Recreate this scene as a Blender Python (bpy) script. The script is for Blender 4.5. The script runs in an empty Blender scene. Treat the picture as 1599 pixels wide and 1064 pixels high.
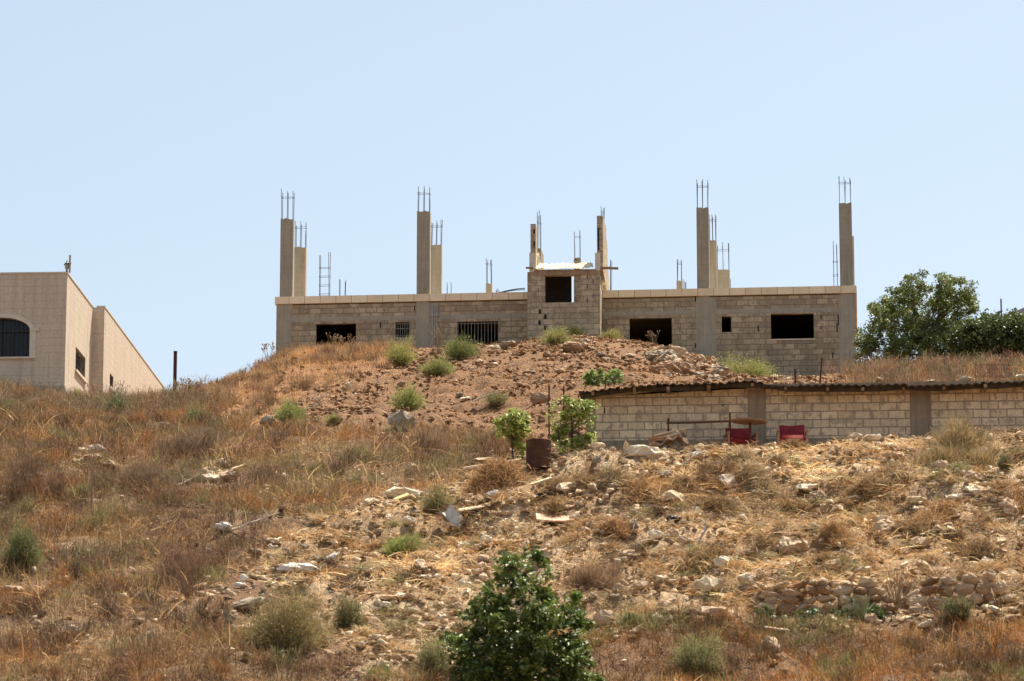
import bpy, bmesh, math, random
import numpy as np
from mathutils import Vector, Matrix
random.seed(7); RNG = np.random.default_rng(11)
SC = bpy.context.scene; COL = SC.collection
# ------------------------------------------------------------------ camera geometry
FOC = 6000.0; TH = math.radians(11.75); CT, ST = math.cos(TH), math.sin(TH)
def ray(px, py):
    u = (px-799.5)/FOC; v = (532-py)/FOC
    return np.array([u, CT-v*ST, ST+v*CT])
def P(px, py, Y):
    r = ray(px, py); return r*(Y/r[1])
def tz(py):
    v = (532-py)/FOC; return (ST+v*CT)/(CT-v*ST)
def proj(x, y, z):
    d = np.maximum(y*CT+z*ST, .1); up = -y*ST+z*CT
    return 799.5+FOC*x/d, 532-FOC*up/d
# ------------------------------------------------------------------ noise
def hsh(ix, iy, s):
    n = (ix.astype(np.int64)*374761393+iy.astype(np.int64)*668265263+s*1442695041) & 0xffffffff
    n = ((n ^ (n >> 13))*1274126177) & 0xffffffff
    return ((n ^ (n >> 16)) & 0xffff)/65535.0
def vnoise(x, y, s=0):
    x = np.asarray(x, float); y = np.asarray(y, float)
    ix = np.floor(x); iy = np.floor(y); fx = x-ix; fy = y-iy
    fx = fx*fx*(3-2*fx); fy = fy*fy*(3-2*fy)
    a = hsh(ix, iy, s); b = hsh(ix+1, iy, s); c = hsh(ix, iy+1, s); d = hsh(ix+1, iy+1, s)
    return (a*(1-fx)+b*fx)*(1-fy)+(c*(1-fx)+d*fx)*fy
def fbm(x, y, o=4, s=0):
    t = 0; a = .5; k = 1.0; n = 0
    for i in range(o):
        t = t+a*vnoise(np.asarray(x)*k, np.asarray(y)*k, s+i); n += a; a *= .5; k *= 2.03
    return t/n
def sstep(a, b, x):
    t = np.clip((x-a)/(b-a), 0, 1); return t*t*(3-2*t)
# ------------------------------------------------------------------ terrain
TY = [72, 77, 80, 84, 87, 88.5, 89.5, 91.5, 96, 100, 108, 116, 122, 127, 130, 133, 140, 150]
TB = {
 0:   [1064,985,935,865,818,797,783,755,705,680,645,620,606,600,602,606,625,650],
 100: [1064,985,935,865,820,800,786,760,712,690,657,640,636,636,638,642,655,680],
 200: [1064,985,935,865,820,800,786,760,715,694,662,643,637,638,641,648,665,690],
 300: [1064,985,935,868,820,800,786,760,715,692,655,628,614,616,622,632,650,680],
 380: [1064,985,938,868,820,800,786,758,710,688,645,612,594,588,590,600,620,650],
 450: [1064,985,938,868,818,796,780,752,700,676,632,598,572,556,553,556,564,580],
 550: [1064,980,930,862,812,790,775,745,695,670,627,590,565,552,550,553,562,580],
 700: [1064,975,925,850,795,768,755,738,700,672,625,585,560,546,545,547,560,580],
 800: [1064,970,915,830,765,735,727,718,690,665,620,580,555,539,537,541,560,580],
 860: [1064,965,905,810,745,718,716,710,680,655,612,572,545,528,526,531,550,580],
 920: [1064,960,895,795,725,700,712,716,670,640,603,568,543,523,522,529,550,580],
1050:[1064,955,885,785,715,692,722,727,650,625,603,586,568,548,546,551,572,600],
1150:[1064,952,882,783,718,698,727,727,645,618,603,596,592,588,588,590,600,620],
1250:[1064,950,878,782,717,697,726,725,645,618,603,597,594,592,592,592,600,620],
 1400:[1064,950,872,770,700,680,712,720,640,612,598,592,588,590,592,594,600,620],
 1600:[1064,945,865,760,690,668,700,712,630,605,592,588,586,588,592,595,600,620]}
KX = sorted(TB)
zt = np.array([[Y*tz(p) for p, Y in zip(TB[k], TY)] for k in KX])          # [px, Y]
GX = np.arange(-300, 1901, 10.0); GY = np.arange(60, 165.1, .25)
ky = [40, 46, 52, 60]+TY+[160, 200]
ext = np.concatenate([np.full((len(KX), 1), -1.6), np.full((len(KX), 1), -.9), np.full((len(KX), 1), 1.3), np.full((len(KX), 1), 4.0), zt,
                      zt[:, -1:]-1.5, zt[:, -1:]-5], axis=1)
t1 = np.array([np.interp(GY, ky, r) for r in ext])
t2 = np.array([np.interp(GX, KX, t1[:, j]) for j in range(len(GY))]).T       # [GX, GY]
def blur(a, sig, ax):
    n = int(sig*3)+1; w = np.exp(-.5*(np.arange(-n, n+1)/sig)**2); w /= w.sum()
    pad = [(0, 0), (0, 0)]; pad[ax] = (n, n)
    return np.apply_along_axis(lambda v: np.convolve(v, w, 'valid'), ax, np.pad(a, pad, 'edge'))
t2 = blur(blur(t2, 2.5, 0), 1.4, 1)
SW_Y = 76.9
def T0(x, y):
    x = np.asarray(x, float); y = np.asarray(y, float)
    px = 799.5+FOC*x/(np.maximum(y, 30)*(CT+.19*ST))
    gi = np.clip((px+300)/10, 0, len(GX)-1.001); gj = np.clip((y-60)/.25, 0, len(GY)-1.001)
    i = gi.astype(int); j = gj.astype(int); fi = gi-i; fj = gj-j
    z = (t2[i, j]*(1-fi)+t2[i+1, j]*fi)*(1-fj)+(t2[i, j+1]*(1-fi)+t2[i+1, j+1]*fi)*fj
    out = np.interp(y, [-600, 40, 46, 52, 60], [-1.6, -1.6, -.9, 1.3, 4.0])
    z = np.where(y < 60, out+(t2[i, 0]-4.0)*np.clip((y-40)/20, 0, 1), z)
    far = t2[i, -1]-(y-165)*.03
    z = np.where(y > 165, far, z)
    # little terraces held by the dry stone walls
    for (a, b, yw, h) in WALLS:
        w = sstep(a-25, a+5, px)*(1-sstep(b-5, b+25, px))
        z = z+w*h*sstep(.12, .3, y-yw)*np.exp(-np.maximum(y-yw-.25, 0)/2.2)
    return z
WALLS = [(1185, 1392, 76.9, .42), (1412, 1575, 77.1, .42), (318, 392, 76.6, .4)]
def T(x, y):
    x = np.asarray(x, float); y = np.asarray(y, float)
    amp = sstep(50, 70, y)*(1-sstep(131.0, 132.0, y)*.8)
    n = (fbm(x/3.1, y/3.1, 4, 5)-.5)*.55+(fbm(x*1.3, y*1.3, 3, 9)-.5)*.34+(fbm(x*3.0, y*3.0, 2, 19)-.5)*.20+np.abs(fbm(x*1.9, y*1.9, 2, 29)-.5)*.22
    led = sstep(.42, .58, fbm(x/2.0, y/1.3, 3, 301))*.26+sstep(.43, .57, fbm(x/.9, y/.7, 2, 311))*.10-.17
    px_ = 799.5+FOC*x/(np.maximum(y, 30)*(CT+.19*ST))
    wr = sstep(350, 620, px_)*.75+.25
    n = n+led*wr*(1-sstep(86.5, 88.5, y))+led*.35*sstep(93, 97, y)
    flat = 1-.75*np.exp(-((y-90.2)/1.3)**2)*(x > 1.5)
    for (a_, b_, yw, h_) in WALLS: flat = flat*(1-.92*np.exp(-((y-yw)/1.0)**2)*sstep(a_-40, a_, px_)*(1-sstep(b_, b_+40, px_)))
    crest = 1-.55*sstep(112, 120, y)
    return T0(x, y)+n*amp*flat*crest
def G(px, py, far=False, ymin=62):
    ys = np.arange(ymin, 160, .05); r = ray(px, py)
    x = r[0]*ys/r[1]; zr = r[2]*ys/r[1]; d = zr-T(x, ys)
    k = np.where((d[:-1] > 0) & (d[1:] <= 0))[0]
    if len(k) == 0:
        j = int(np.argmin(np.abs(d))) ; return Vector((x[j], ys[j], float(T(x[j], ys[j]))))
    j = k[-1] if far else k[0]
    return Vector((float(x[j]), float(ys[j]), float(T(x[j], ys[j]))))
def on(x, y, dz=0): return Vector((x, y, float(T(x, y))+dz))
def mpp(Y): return Y*1.018/FOC                                              # metres per photo pixel at depth Y
# ------------------------------------------------------------------ object helpers
def tag(o, label=None, cat=None, group=None, kind=None):
    if label: o['label'] = label
    if cat: o['category'] = cat
    if group: o['group'] = group
    if kind: o['kind'] = kind
    return o
def empty(name, loc=(0, 0, 0), rz=0, **k):
    o = bpy.data.objects.new(name, None); COL.objects.link(o); o.location = loc; o.rotation_euler = (0, 0, rz)
    o.empty_display_size = .2
    return tag(o, **k)
class MB:
    def __init__(s): s.v = []; s.f = []; s.mi = []
    def add(s, vs, fs):
        b = len(s.v); s.v += [tuple(p) for p in vs]; s.f += [tuple(i+b for i in f) for f in fs]; return s
    def box(s, x0, x1, y0, y1, z0, z1, M=None):
        vs = [Vector((x, y, z)) for z in (z0, z1) for y in (y0, y1) for x in (x0, x1)]
        if M is not None: vs = [M @ p for p in vs]
        return s.add(vs, [(0, 2, 3, 1), (4, 5, 7, 6), (0, 1, 5, 4), (2, 6, 7, 3), (0, 4, 6, 2), (1, 3, 7, 5)])
    def tube(s, pts, rad, n=6):
        pts = [Vector(p) for p in pts]; m = len(pts)
        rs = rad if isinstance(rad, (list, tuple)) else [rad]*m
        vs = []
        for i, p in enumerate(pts):
            d = (pts[min(i+1, m-1)]-pts[max(i-1, 0)]).normalized()
            a = d.orthogonal().normalized() if abs(d.z) < .95 else (Vector((1, 0, 0))-d*d.x).normalized(); b = d.cross(a)
            for k in range(n):
                t = 2*math.pi*k/n; vs.append(p+(a*math.cos(t)+b*math.sin(t))*rs[i])
        fs = [(i*n+k, i*n+(k+1) % n, (i+1)*n+(k+1) % n, (i+1)*n+k) for i in range(m-1) for k in range(n)]
        fs += [tuple(range(n-1, -1, -1)), tuple(range((m-1)*n, m*n))]
        return s.add(vs, fs)
    def prism(s, poly, axis, a0, a1):
        """poly of 2D points extruded along axis ('x','y','z')"""
        def mk(p, a): return {'x': (a, p[0], p[1]), 'y': (p[0], a, p[1]), 'z': (p[0], p[1], a)}[axis]
        n = len(poly); vs = [mk(p, a0) for p in poly]+[mk(p, a1) for p in poly]
        fs = [tuple(range(n-1, -1, -1)), tuple(range(n, 2*n))]+[(k, (k+1) % n, n+(k+1) % n, n+k) for k in range(n)]
        return s.add(vs, fs)
    def wall(s, u0, u1, z0, z1, v0, v1, holes):
        """slab in the u-z plane, thickness v0..v1, with rectangular holes (a,b,c,d)"""
        us = sorted({u0, u1}|{h for q in holes for h in q[:2] if u0 < h < u1})
        zs = sorted({z0, z1}|{h for q in holes for h in q[2:] if z0 < h < z1})
        def full(i, j):
            if not (0 <= i < len(us)-1 and 0 <= j < len(zs)-1): return False
            cu = (us[i]+us[i+1])/2; cz = (zs[j]+zs[j+1])/2
            return not any(a < cu < b and c < cz < d for a, b, c, d in holes)
        for i in range(len(us)-1):
            for j in range(len(zs)-1):
                if not full(i, j): continue
                a, b, c, d = us[i], us[i+1], zs[j], zs[j+1]
                s.add([(a, v0, c), (b, v0, c), (b, v0, d), (a, v0, d)], [(0, 1, 2, 3)])
                s.add([(a, v1, c), (b, v1, c), (b, v1, d), (a, v1, d)], [(3, 2, 1, 0)])
                if not full(i-1, j): s.add([(a, v0, c), (a, v0, d), (a, v1, d), (a, v1, c)], [(0, 1, 2, 3)])
                if not full(i+1, j): s.add([(b, v0, c), (b, v1, c), (b, v1, d), (b, v0, d)], [(0, 1, 2, 3)])
                if not full(i, j-1): s.add([(a, v0, c), (a, v1, c), (b, v1, c), (b, v0, c)], [(0, 1, 2, 3)])
                if not full(i, j+1): s.add([(a, v0, d), (b, v0, d), (b, v1, d), (a, v1, d)], [(0, 1, 2, 3)])
        return s
    def build(s, name, mat, parent=None, smooth=False, bevel=0):
        me = bpy.data.meshes.new(name); me.from_pydata(s.v, [], s.f)
        bm = bmesh.new(); bm.from_mesh(me); bmesh.ops.recalc_face_normals(bm, faces=bm.faces)
        if bevel: bmesh.ops.bevel(bm, geom=list(bm.edges), offset=bevel, segments=2, affect='EDGES')
        bm.to_mesh(me); bm.free()
        if mat: me.materials.append(mat)
        if smooth: me.shade_smooth()
        o = bpy.data.objects.new(name, me); COL.objects.link(o)
        if parent: o.parent = parent
        return o
def fastmesh(name, V, F, mat, cols=None, parent=None, smooth=False):
    """V (n,3), F list of (arr (m,k)) ; cols (n,3)"""
    me = bpy.data.meshes.new(name); n = len(V)
    me.vertices.add(n); me.vertices.foreach_set('co', np.ascontiguousarray(V, dtype=np.float32).ravel())
    loops = np.concatenate([f.ravel() for f in F]); tot = np.concatenate([np.full(len(f), f.shape[1]) for f in F])
    st = np.concatenate([[0], np.cumsum(tot)[:-1]])
    me.loops.add(len(loops)); me.loops.foreach_set('vertex_index', loops.astype(np.int32))
    me.polygons.add(len(tot)); me.polygons.foreach_set('loop_start', st.astype(np.int32))
    me.update(calc_edges=True)
    if cols is not None:
        a = me.color_attributes.new('Col', 'FLOAT_COLOR', 'POINT')
        c = np.ones((n, 4), np.float32); c[:, :3] = cols; a.data.foreach_set('color', c.ravel())
    me.materials.append(mat)
    if smooth: me.shade_smooth()
    o = bpy.data.objects.new(name, me); COL.objects.link(o)
    if parent: o.parent = parent
    return o
# ------------------------------------------------------------------ materials
class NT:
    def __init__(s, name):
        s.m = bpy.data.materials.new(name); s.m.use_nodes = True; s.t = s.m.node_tree; s.n = s.t.nodes; s.l = s.t.links
        s.b = s.n['Principled BSDF']; s.out = s.n['Material Output']; s.b.inputs['Roughness'].default_value = .85
        s.b.inputs['Specular IOR Level'].default_value = .2
    def new(s, t, **k):
        o = s.n.new(t)
        for a, b in k.items(): setattr(o, a, b)
        return o
    def coord(s, k='Object'):
        return s.new('ShaderNodeTexCoord').outputs[k]
    def noise(s, scale, vec=None, detail=4, rough=.6, out='Fac'):
        o = s.new('ShaderNodeTexNoise'); o.inputs['Scale'].default_value = scale; o.inputs['Detail'].default_value = detail
        o.inputs['Roughness'].default_value = rough
        s.l.new(vec if vec is not None else s.coord(), o.inputs['Vector']); return o.outputs[out]
    def ramp(s, fac, stops):
        r = s.new('ShaderNodeValToRGB'); e = r.color_ramp.elements
        while len(e) < len(stops): e.new(.5)
        for i, (p, c) in enumerate(stops): e[i].position = p; e[i].color = (*c, 1) if len(c) == 3 else c
        s.l.new(fac, r.inputs['Fac']); return r.outputs['Color']
    def mix(s, fac, a, b, bt='MIX'):
        m = s.new('ShaderNodeMix', data_type='RGBA', blend_type=bt)
        for sock, v in ((m.inputs[0], fac), (m.inputs[6], a), (m.inputs[7], b)):
            if isinstance(v, (int, float)): sock.default_value = v
            elif isinstance(v, tuple): sock.default_value = (*v, 1)
            else: s.l.new(v, sock)
        return m.outputs[2]
    def math(s, op, a, b=0.0):
        m = s.new('ShaderNodeMath', operation=op)
        for sock, v in ((m.inputs[0], a), (m.inputs[1], b)):
            if isinstance(v, (int, float)): sock.default_value = v
            else: s.l.new(v, sock)
        return m.outputs[0]
    def col(s, c):
        if isinstance(c, tuple): s.b.inputs['Base Color'].default_value = (*c, 1)
        else: s.l.new(c, s.b.inputs['Base Color'])
        return s
    def bump(s, h, st=.5, d=.02):
        b = s.new('ShaderNodeBump'); b.inputs['Strength'].default_value = st; b.inputs['Distance'].default_value = d
        s.l.new(h, b.inputs['Height']); s.l.new(b.outputs[0], s.b.inputs['Normal']); return s
def simple(name, c1, c2=None, scale=8, rough=.8, metal=0, bump=.3, bd=.01):
    t = NT(name); c2 = c2 or tuple(x*.65 for x in c1)
    n = t.noise(scale, detail=6)
    t.col(t.ramp(n, [(.3, c2), (.7, c1)])); t.b.inputs['Roughness'].default_value = rough; t.b.inputs['Metallic'].default_value = metal
    if bump: t.bump(t.noise(scale*4), bump, bd)
    return t.m
def blockmat(name, c1, c2, mortar, bw=.4, bh=.2, off=.5, dark=(.2, .17, .13), ms=.012, stain=.5, axis='xz'):
    t = NT(name); co = t.coord(); sep = t.new('ShaderNodeSeparateXYZ'); t.l.new(co, sep.inputs[0])
    cmb = t.new('ShaderNodeCombineXYZ')
    if axis == 'xz': t.l.new(t.math('ADD', sep.outputs[0], sep.outputs[1]), cmb.inputs[0])
    wob = t.noise(1.3, detail=2)
    t.l.new(t.math('ADD', sep.outputs[2], t.math('MULTIPLY', wob, .03)), cmb.inputs[1])
    br = t.new('ShaderNodeTexBrick'); br.offset = off
    t.l.new(cmb.outputs[0], br.inputs['Vector'])
    for k, v in (('Scale', 1), ('Mortar Size', ms), ('Mortar Smooth', .3), ('Bias', 0), ('Brick Width', bw), ('Row Height', bh)): br.inputs[k].default_value = v
    for k, v in (('Color1', c1), ('Color2', c2), ('Mortar', mortar)): br.inputs[k].default_value = (*v, 1)
    n1 = t.noise(1.1, detail=5, rough=.65); n2 = t.noise(14, detail=5)
    c = t.mix(t.ramp(n1, [(.38, (0, 0, 0)), (.72, (stain,)*3)]), br.outputs['Color'], dark)
    c = t.mix(.35, c, t.ramp(n2, [(.3, (.45,)*3), (.75, (1.35,)*3)]), 'MULTIPLY')
    # mortar daubs smeared over some blocks
    sm = t.ramp(t.noise(4.3, detail=3), [(.54, (0, 0, 0)), (.60, (.75,)*3)])
    c = t.mix(sm, c, mortar)
    # vertical weathering streaks
    mp = t.new('ShaderNodeMapping'); mp.inputs['Scale'].default_value = (5, 5, .5); t.l.new(co, mp.inputs['Vector'])
    st = t.ramp(t.noise(1.0, vec=mp.outputs[0], detail=4), [(.45, (1, 1, 1)), (.75, (.72, .72, .72))])
    c = t.mix(.8, c, st, 'MULTIPLY')
    t.col(c)
    h = t.math('ADD', t.math('MULTIPLY', br.outputs['Fac'], -1.0), t.math('MULTIPLY', n2, .5))
    t.bump(h, .7, .012); return t.m
def vcolmat(name, trans=.35, rough=.7, spec=.15):
    t = NT(name); a = t.new('ShaderNodeVertexColor', layer_name='Col')
    t.col(a.outputs['Color']); t.b.inputs['Roughness'].default_value = rough; t.b.inputs['Specular IOR Level'].default_value = spec
    if trans:
        tr = t.new('ShaderNodeBsdfTranslucent'); t.l.new(a.outputs['Color'], tr.inputs['Color'])
        mx = t.new('ShaderNodeMixShader'); mx.inputs[0].default_value = trans
        t.l.new(t.b.outputs[0], mx.inputs[1]); t.l.new(tr.outputs[0], mx.inputs[2]); t.l.new(mx.outputs[0], t.out.inputs['Surface'])
    return t.m
M_block = blockmat('hollow_block', (.66, .53, .35), (.40, .31, .20), (.28, .225, .16), ms=.014)
M_blocktower = blockmat('pale_block', (.64, .52, .355), (.44, .35, .235), (.30, .25, .18), ms=.012, stain=.25)
M_blockshed = blockmat('tan_block', (.98, .80, .56), (.74, .58, .38), (.42, .33, .24), bw=.405, ms=.016, stain=.3)
M_stonewall = blockmat('cut_stone', (.71, .60, .46), (.69, .58, .445), (.64, .535, .41), bw=.55, bh=.25, ms=.006, stain=.2, dark=(.42, .35, .26))
def concrete(name, c, dark):
    t = NT(name); co = t.coord()
    mp = t.new('ShaderNodeMapping'); mp.inputs['Scale'].default_value = (9, 9, .7); t.l.new(co, mp.inputs['Vector'])
    s1 = t.noise(1.0, vec=mp.outputs[0], detail=5); n = t.noise(2.5, detail=6, rough=.7)
    cc = t.mix(t.ramp(s1, [(.35, (0, 0, 0)), (.7, (.8,)*3)]), c, dark)
    cc = t.mix(.5, cc, t.ramp(n, [(.3, (.7,)*3), (.7, (1.2,)*3)]), 'MULTIPLY')
    # board-mark lines left by the formwork lifts
    w = t.new('ShaderNodeTexWave', bands_direction='Z'); w.inputs['Scale'].default_value = 1.6; w.inputs['Distortion'].default_value = .6
    t.l.new(co, w.inputs['Vector'])
    cc = t.mix(t.ramp(w.outputs['Fac'], [(.0, (.35,)*3), (.05, (0, 0, 0))]), cc, dark)
    t.col(cc); t.bump(t.noise(22, detail=6), .4, .01); return t.m
M_conc = concrete('column_concrete', (.54, .45, .32), (.37, .305, .215))
M_concfront = concrete('front_column_concrete', (.42, .375, .285), (.29, .26, .20))
M_concgrey = concrete('grey_concrete', (.44, .395, .30), (.32, .285, .22))
M_concshed = concrete('shed_concrete', (.36, .285, .205), (.22, .17, .12))
def trimmat():
    t = NT('trim_stone'); co = t.coord(); sep = t.new('ShaderNodeSeparateXYZ'); t.l.new(co, sep.inputs[0]); cmb = t.new('ShaderNodeCombineXYZ'); t.l.new(t.math('ADD', sep.outputs[0], sep.outputs[1]), cmb.inputs[0]); cmb.inputs[1].default_value = 1.4
    br = t.new('ShaderNodeTexBrick'); br.offset = .3; t.l.new(cmb.outputs[0], br.inputs['Vector'])
    for k, v in (('Scale', 1), ('Mortar Size', .009), ('Mortar Smooth', .1), ('Bias', 0), ('Brick Width', .56), ('Row Height', 3)): br.inputs[k].default_value = v
    for k, v in (('Color1', (.95, .80, .56)), ('Color2', (.84, .68, .45)), ('Mortar', (.30, .22, .14))): br.inputs[k].default_value = (*v, 1)
    n = t.noise(2.6, detail=6, rough=.7); c = t.mix(.35, br.outputs['Color'], t.ramp(n, [(.3, (.72,)*3), (.65, (1.1,)*3)]), 'MULTIPLY')
    t.col(c); t.bump(t.noise(18), .25, .01); return t.m
M_trim = trimmat()
M_coping = simple('coping', (.75, .68, .56), (.6, .53, .42), 5)
M_rebar = simple('rebar_rust', (.13, .09, .07), (.06, .045, .04), 20, .7, .3)
M_dark = simple('dark_board', (.035, .03, .026), (.02, .018, .016), 6, .8)  # board tone, also used as the shade in wall holes and open joints
M_bars = simple('window_bars', (.34, .33, .31), (.2, .18, .16), 10, .5)
M_barsdark = simple('dark_bars', (.05, .05, .05), (.03, .03, .03), 10, .5)
M_wood = simple('weathered_wood', (.42, .31, .2), (.24, .17, .11), 6, .8)
M_woodred = simple('chair_wood', (.44, .26, .14), (.28, .16, .09), 6, .45)
M_sheet = simple('cream_sheet', (.80, .72, .46), (.62, .54, .34), 4, .5)
M_rust = simple('rusted_steel', (.15, .055, .028), (.07, .03, .02), 9, .8)
M_roofmetal = simple('old_roof_sheet', (.13, .10, .075), (.05, .04, .032), 3, .7)
M_red = simple('red_fabric', (.29, .03, .035), (.17, .015, .02), 7, .75)
M_tabletop = simple('table_veneer', (.34, .22, .13), (.24, .15, .09), 4, .5)
M_white = simple('white_plastic', (.82, .76, .67), (.6, .54, .46), 5, .5)
M_greysheet = simple('grey_plastic', (.50, .47, .42), (.33, .31, .27), 7, .5)
M_blue = simple('blue_plastic', (.42, .52, .60), (.3, .38, .45), 7, .5)
M_black = simple('black_plastic', (.02, .02, .022), (.012, .012, .012), 7, .4)
M_yellow = simple('yellow_plastic', (.75, .42, .06), (.6, .33, .04), 7, .5)
M_rag = simple('ragged_cloth', (.46, .36, .26), (.16, .1, .08), 5, .9)
M_board = simple('pale_board', (.78, .62, .44), (.6, .45, .3), 5, .8)
M_pinkboard = simple('pinkish_board', (.72, .47, .33), (.55, .34, .22), 5, .8)
M_bark = simple('bark', (.16, .12, .085), (.08, .06, .045), 10, .9, bump=.6, bd=.02)
M_greyroof = simple('grey_roof', (.34, .34, .34), (.27, .27, .27), 3, .7)
M_glass = simple('window_glass', (.03, .04, .05), (.02, .025, .03), 3, .12, bump=0)
M_pvc = simple('grey_pipe', (.50, .49, .46), (.36, .34, .3), 6, .5)
M_grass = vcolmat('dry_grass', .35)
M_leaf = vcolmat('leaf', .25, .48, .4)
M_broom = vcolmat('broom_stalk', .3, .6)
def rockmat(name, a, b, c):
    t = NT(name); oi = t.new('ShaderNodeObjectInfo'); co = t.coord()
    base = t.ramp(oi.outputs['Random'], [(0, a), (.5, b), (1, c)])
    n = t.noise(3.5, detail=7, rough=.7); n2 = t.noise(13, detail=6)
    cc = t.mix(t.ramp(n, [(.45, (0, 0, 0)), (.65, (.5,)*3)]), base, tuple(x*.62 for x in b))
    cc = t.mix(.6, cc, t.ramp(n2, [(.3, (.6,)*3), (.7, (1.25,)*3)]), 'MULTIPLY')
    t.col(cc); t.bump(t.math('ADD', n, t.math('MULTIPLY', n2, .6)), .8, .04); return t.m
M_rock = rockmat('limestone', (.66, .48, .31), (.58, .41, .26), (.72, .56, .38))
M_rockpale = rockmat('pale_limestone', (.80, .68, .50), (.74, .60, .43), (.85, .75, .58))
M_rockgrey = rockmat('weathered_limestone', (.40, .32, .23), (.35, .275, .19), (.47, .38, .28))
M_rockbrown = rockmat('soil_stained_rock', (.42, .26, .15), (.37, .22, .12), (.50, .34, .21))
M_pebble = vcolmat('pebble', 0, .9, .1)
# ------------------------------------------------------------------ ground sheet
def poly_mask(px, py, poly):
    px = np.asarray(px); py = np.asarray(py); ins = np.zeros(px.shape, bool); n = len(poly)
    for i in range(n):
        x0, y0 = poly[i]; x1, y1 = poly[(i+1) % n]
        if y0 == y1: continue
        c = ((y0 > py) != (y1 > py)) & (px < (x1-x0)*(py-y0)/(y1-y0)+x0); ins ^= c
    return ins
Z_TALL = [(-900, 520), (330, 600), (370, 650), (520, 672), (640, 690), (700, 665), (790, 690), (800, 715), (735, 735), (600, 775), (520, 810), (440, 835), (385, 905), (300, 930),
          (385, 1000), (480, 1010), (600, 1090), (600, 1600), (-900, 1600)]
Z_BOT = [(905, 1010), (1000, 985), (1300, 975), (1400, 985), (1600, 965), (2500, 950), (2500, 1600), (600, 1600), (600, 1090), (700, 1060)]
Z_GOLD = [(300, 640), (340, 590), (430, 520), (600, 520), (620, 560), (560, 590), (470, 620), (400, 660)]
Z_LITTER = [(600, 775), (740, 735), (900, 695), (2500, 640), (2500, 950), (1600, 965), (1000, 985), (905, 1010), (700, 1060), (620, 1070), (480, 960), (400, 900), (440, 835), (520, 810)]
def zones(x, y, z):
    px, py = proj(x, y, z)
    w = (fbm(x/1.7, y/1.7, 3, 31)-.5)*70; w2 = (fbm(x/1.7, y/1.7, 3, 47)-.5)*70
    px = px+w; py = py+w2*.6
    near = y < 92.5
    tall = poly_mask(px, py, Z_TALL); bot = poly_mask(px, py, Z_BOT) & near
    gold = poly_mask(px, py, Z_GOLD) & (y > 100)
    lit = poly_mask(px, py, Z_LITTER) & near & ~bot
    crest = (px > 1335) & (y > 96.5) & (y < 140)
    tall = tall & ~gold
    return px, py, tall, bot, gold, lit, crest
xs = np.concatenate([np.linspace(-700, -60, 24), np.linspace(-56, -24, 20), np.arange(-23, 23.01, .17), np.linspace(24, 56, 20), np.linspace(60, 700, 24)])
ys = np.concatenate([np.linspace(-600, 30, 20), np.linspace(34, 66, 18), np.arange(67, 136.01, .17), np.linspace(137, 170, 20), np.linspace(180, 900, 20)])
X, Y = np.meshgrid(xs, ys, indexing='ij'); Z = T(X, Y)
Z = Z-.10*fbm(X*4.3, Y*4.3, 2, 77)
V = np.stack([X.ravel(), Y.ravel(), Z.ravel()], 1)
nx, ny = len(xs), len(ys); I = np.arange(nx*ny).reshape(nx, ny)
Fq = np.stack([I[:-1, :-1].ravel(), I[1:, :-1].ravel(), I[1:, 1:].ravel(), I[:-1, 1:].ravel()], 1)
def soilcol(x, y, z):
    px, py, tall, bot, gold, lit, crest = zones(x, y, z)
    red = np.array([.30, .155, .072]); tan = np.array([.43, .265, .135]); brn = np.array([.24, .13, .065]); pale = np.array([.74, .56, .36]); gld = np.array([.42, .21, .085])
    c = np.tile(red, (len(x), 1))
    c[(y < 92.5) & ~lit] = brn; c[lit] = tan; c[tall | bot | crest] = brn; c[gold] = gld
    n = fbm(x/1.1, y/1.1, 4, 3)[:, None]
    p = np.clip((n-.5)*4, 0, 1)
    m = (lit | bot | tall)[:, None]
    pm = p*np.where(lit, .6, .25)[:, None]; c = np.where(m, c*(1-pm)+pale*pm, c*(1-p*.3)+brn*.7*p*.3)
    # pale rubble tracks running down the slope
    tr = np.exp(-((px-(980-(py-740)*1.05))/70)**2)*sstep(790, 880, py)*(y < 92)
    tr = np.maximum(tr, np.exp(-((px-690)/60)**2)*sstep(900, 960, py)*(y < 92))
    tr = np.maximum(tr*.8, sstep(.55, .68, fbm(x/2.3, y/1.6, 3, 401))*.7*lit)[:, None]; c = c*(1-tr)+pale*tr
    return c*(.8+.4*fbm(x*2, y*2, 3, 13)[:, None])
t = NT('dry_soil'); a = t.new('ShaderNodeVertexColor', layer_name='Col')
n1 = t.noise(3.0, detail=8, rough=.7); n2 = t.noise(17, detail=6, rough=.7)
c = t.mix(.8, a.outputs['Color'], t.ramp(n1, [(.34, (.42,)*3), (.66, (1.3,)*3)]), 'MULTIPLY')
c = t.mix(.8, c, t.ramp(n2, [(.37, (.45,)*3), (.66, (1.35,)*3)]), 'MULTIPLY')
c = t.mix(t.ramp(t.noise(34, detail=2), [(.64, (0, 0, 0)), (.70, (.6,)*3)]), c, (.66, .53, .38))
t.col(c); t.bump(t.math('ADD', n1, t.math('MULTIPLY', n2, .6)), 1.0, .12)
ground = fastmesh('ground', V, [Fq], t.m, soilcol(V[:, 0], V[:, 1], V[:, 2]), smooth=True); tag(ground, kind='structure')
ground['label'] = 'dry stony hillside of red and tan soil'
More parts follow.
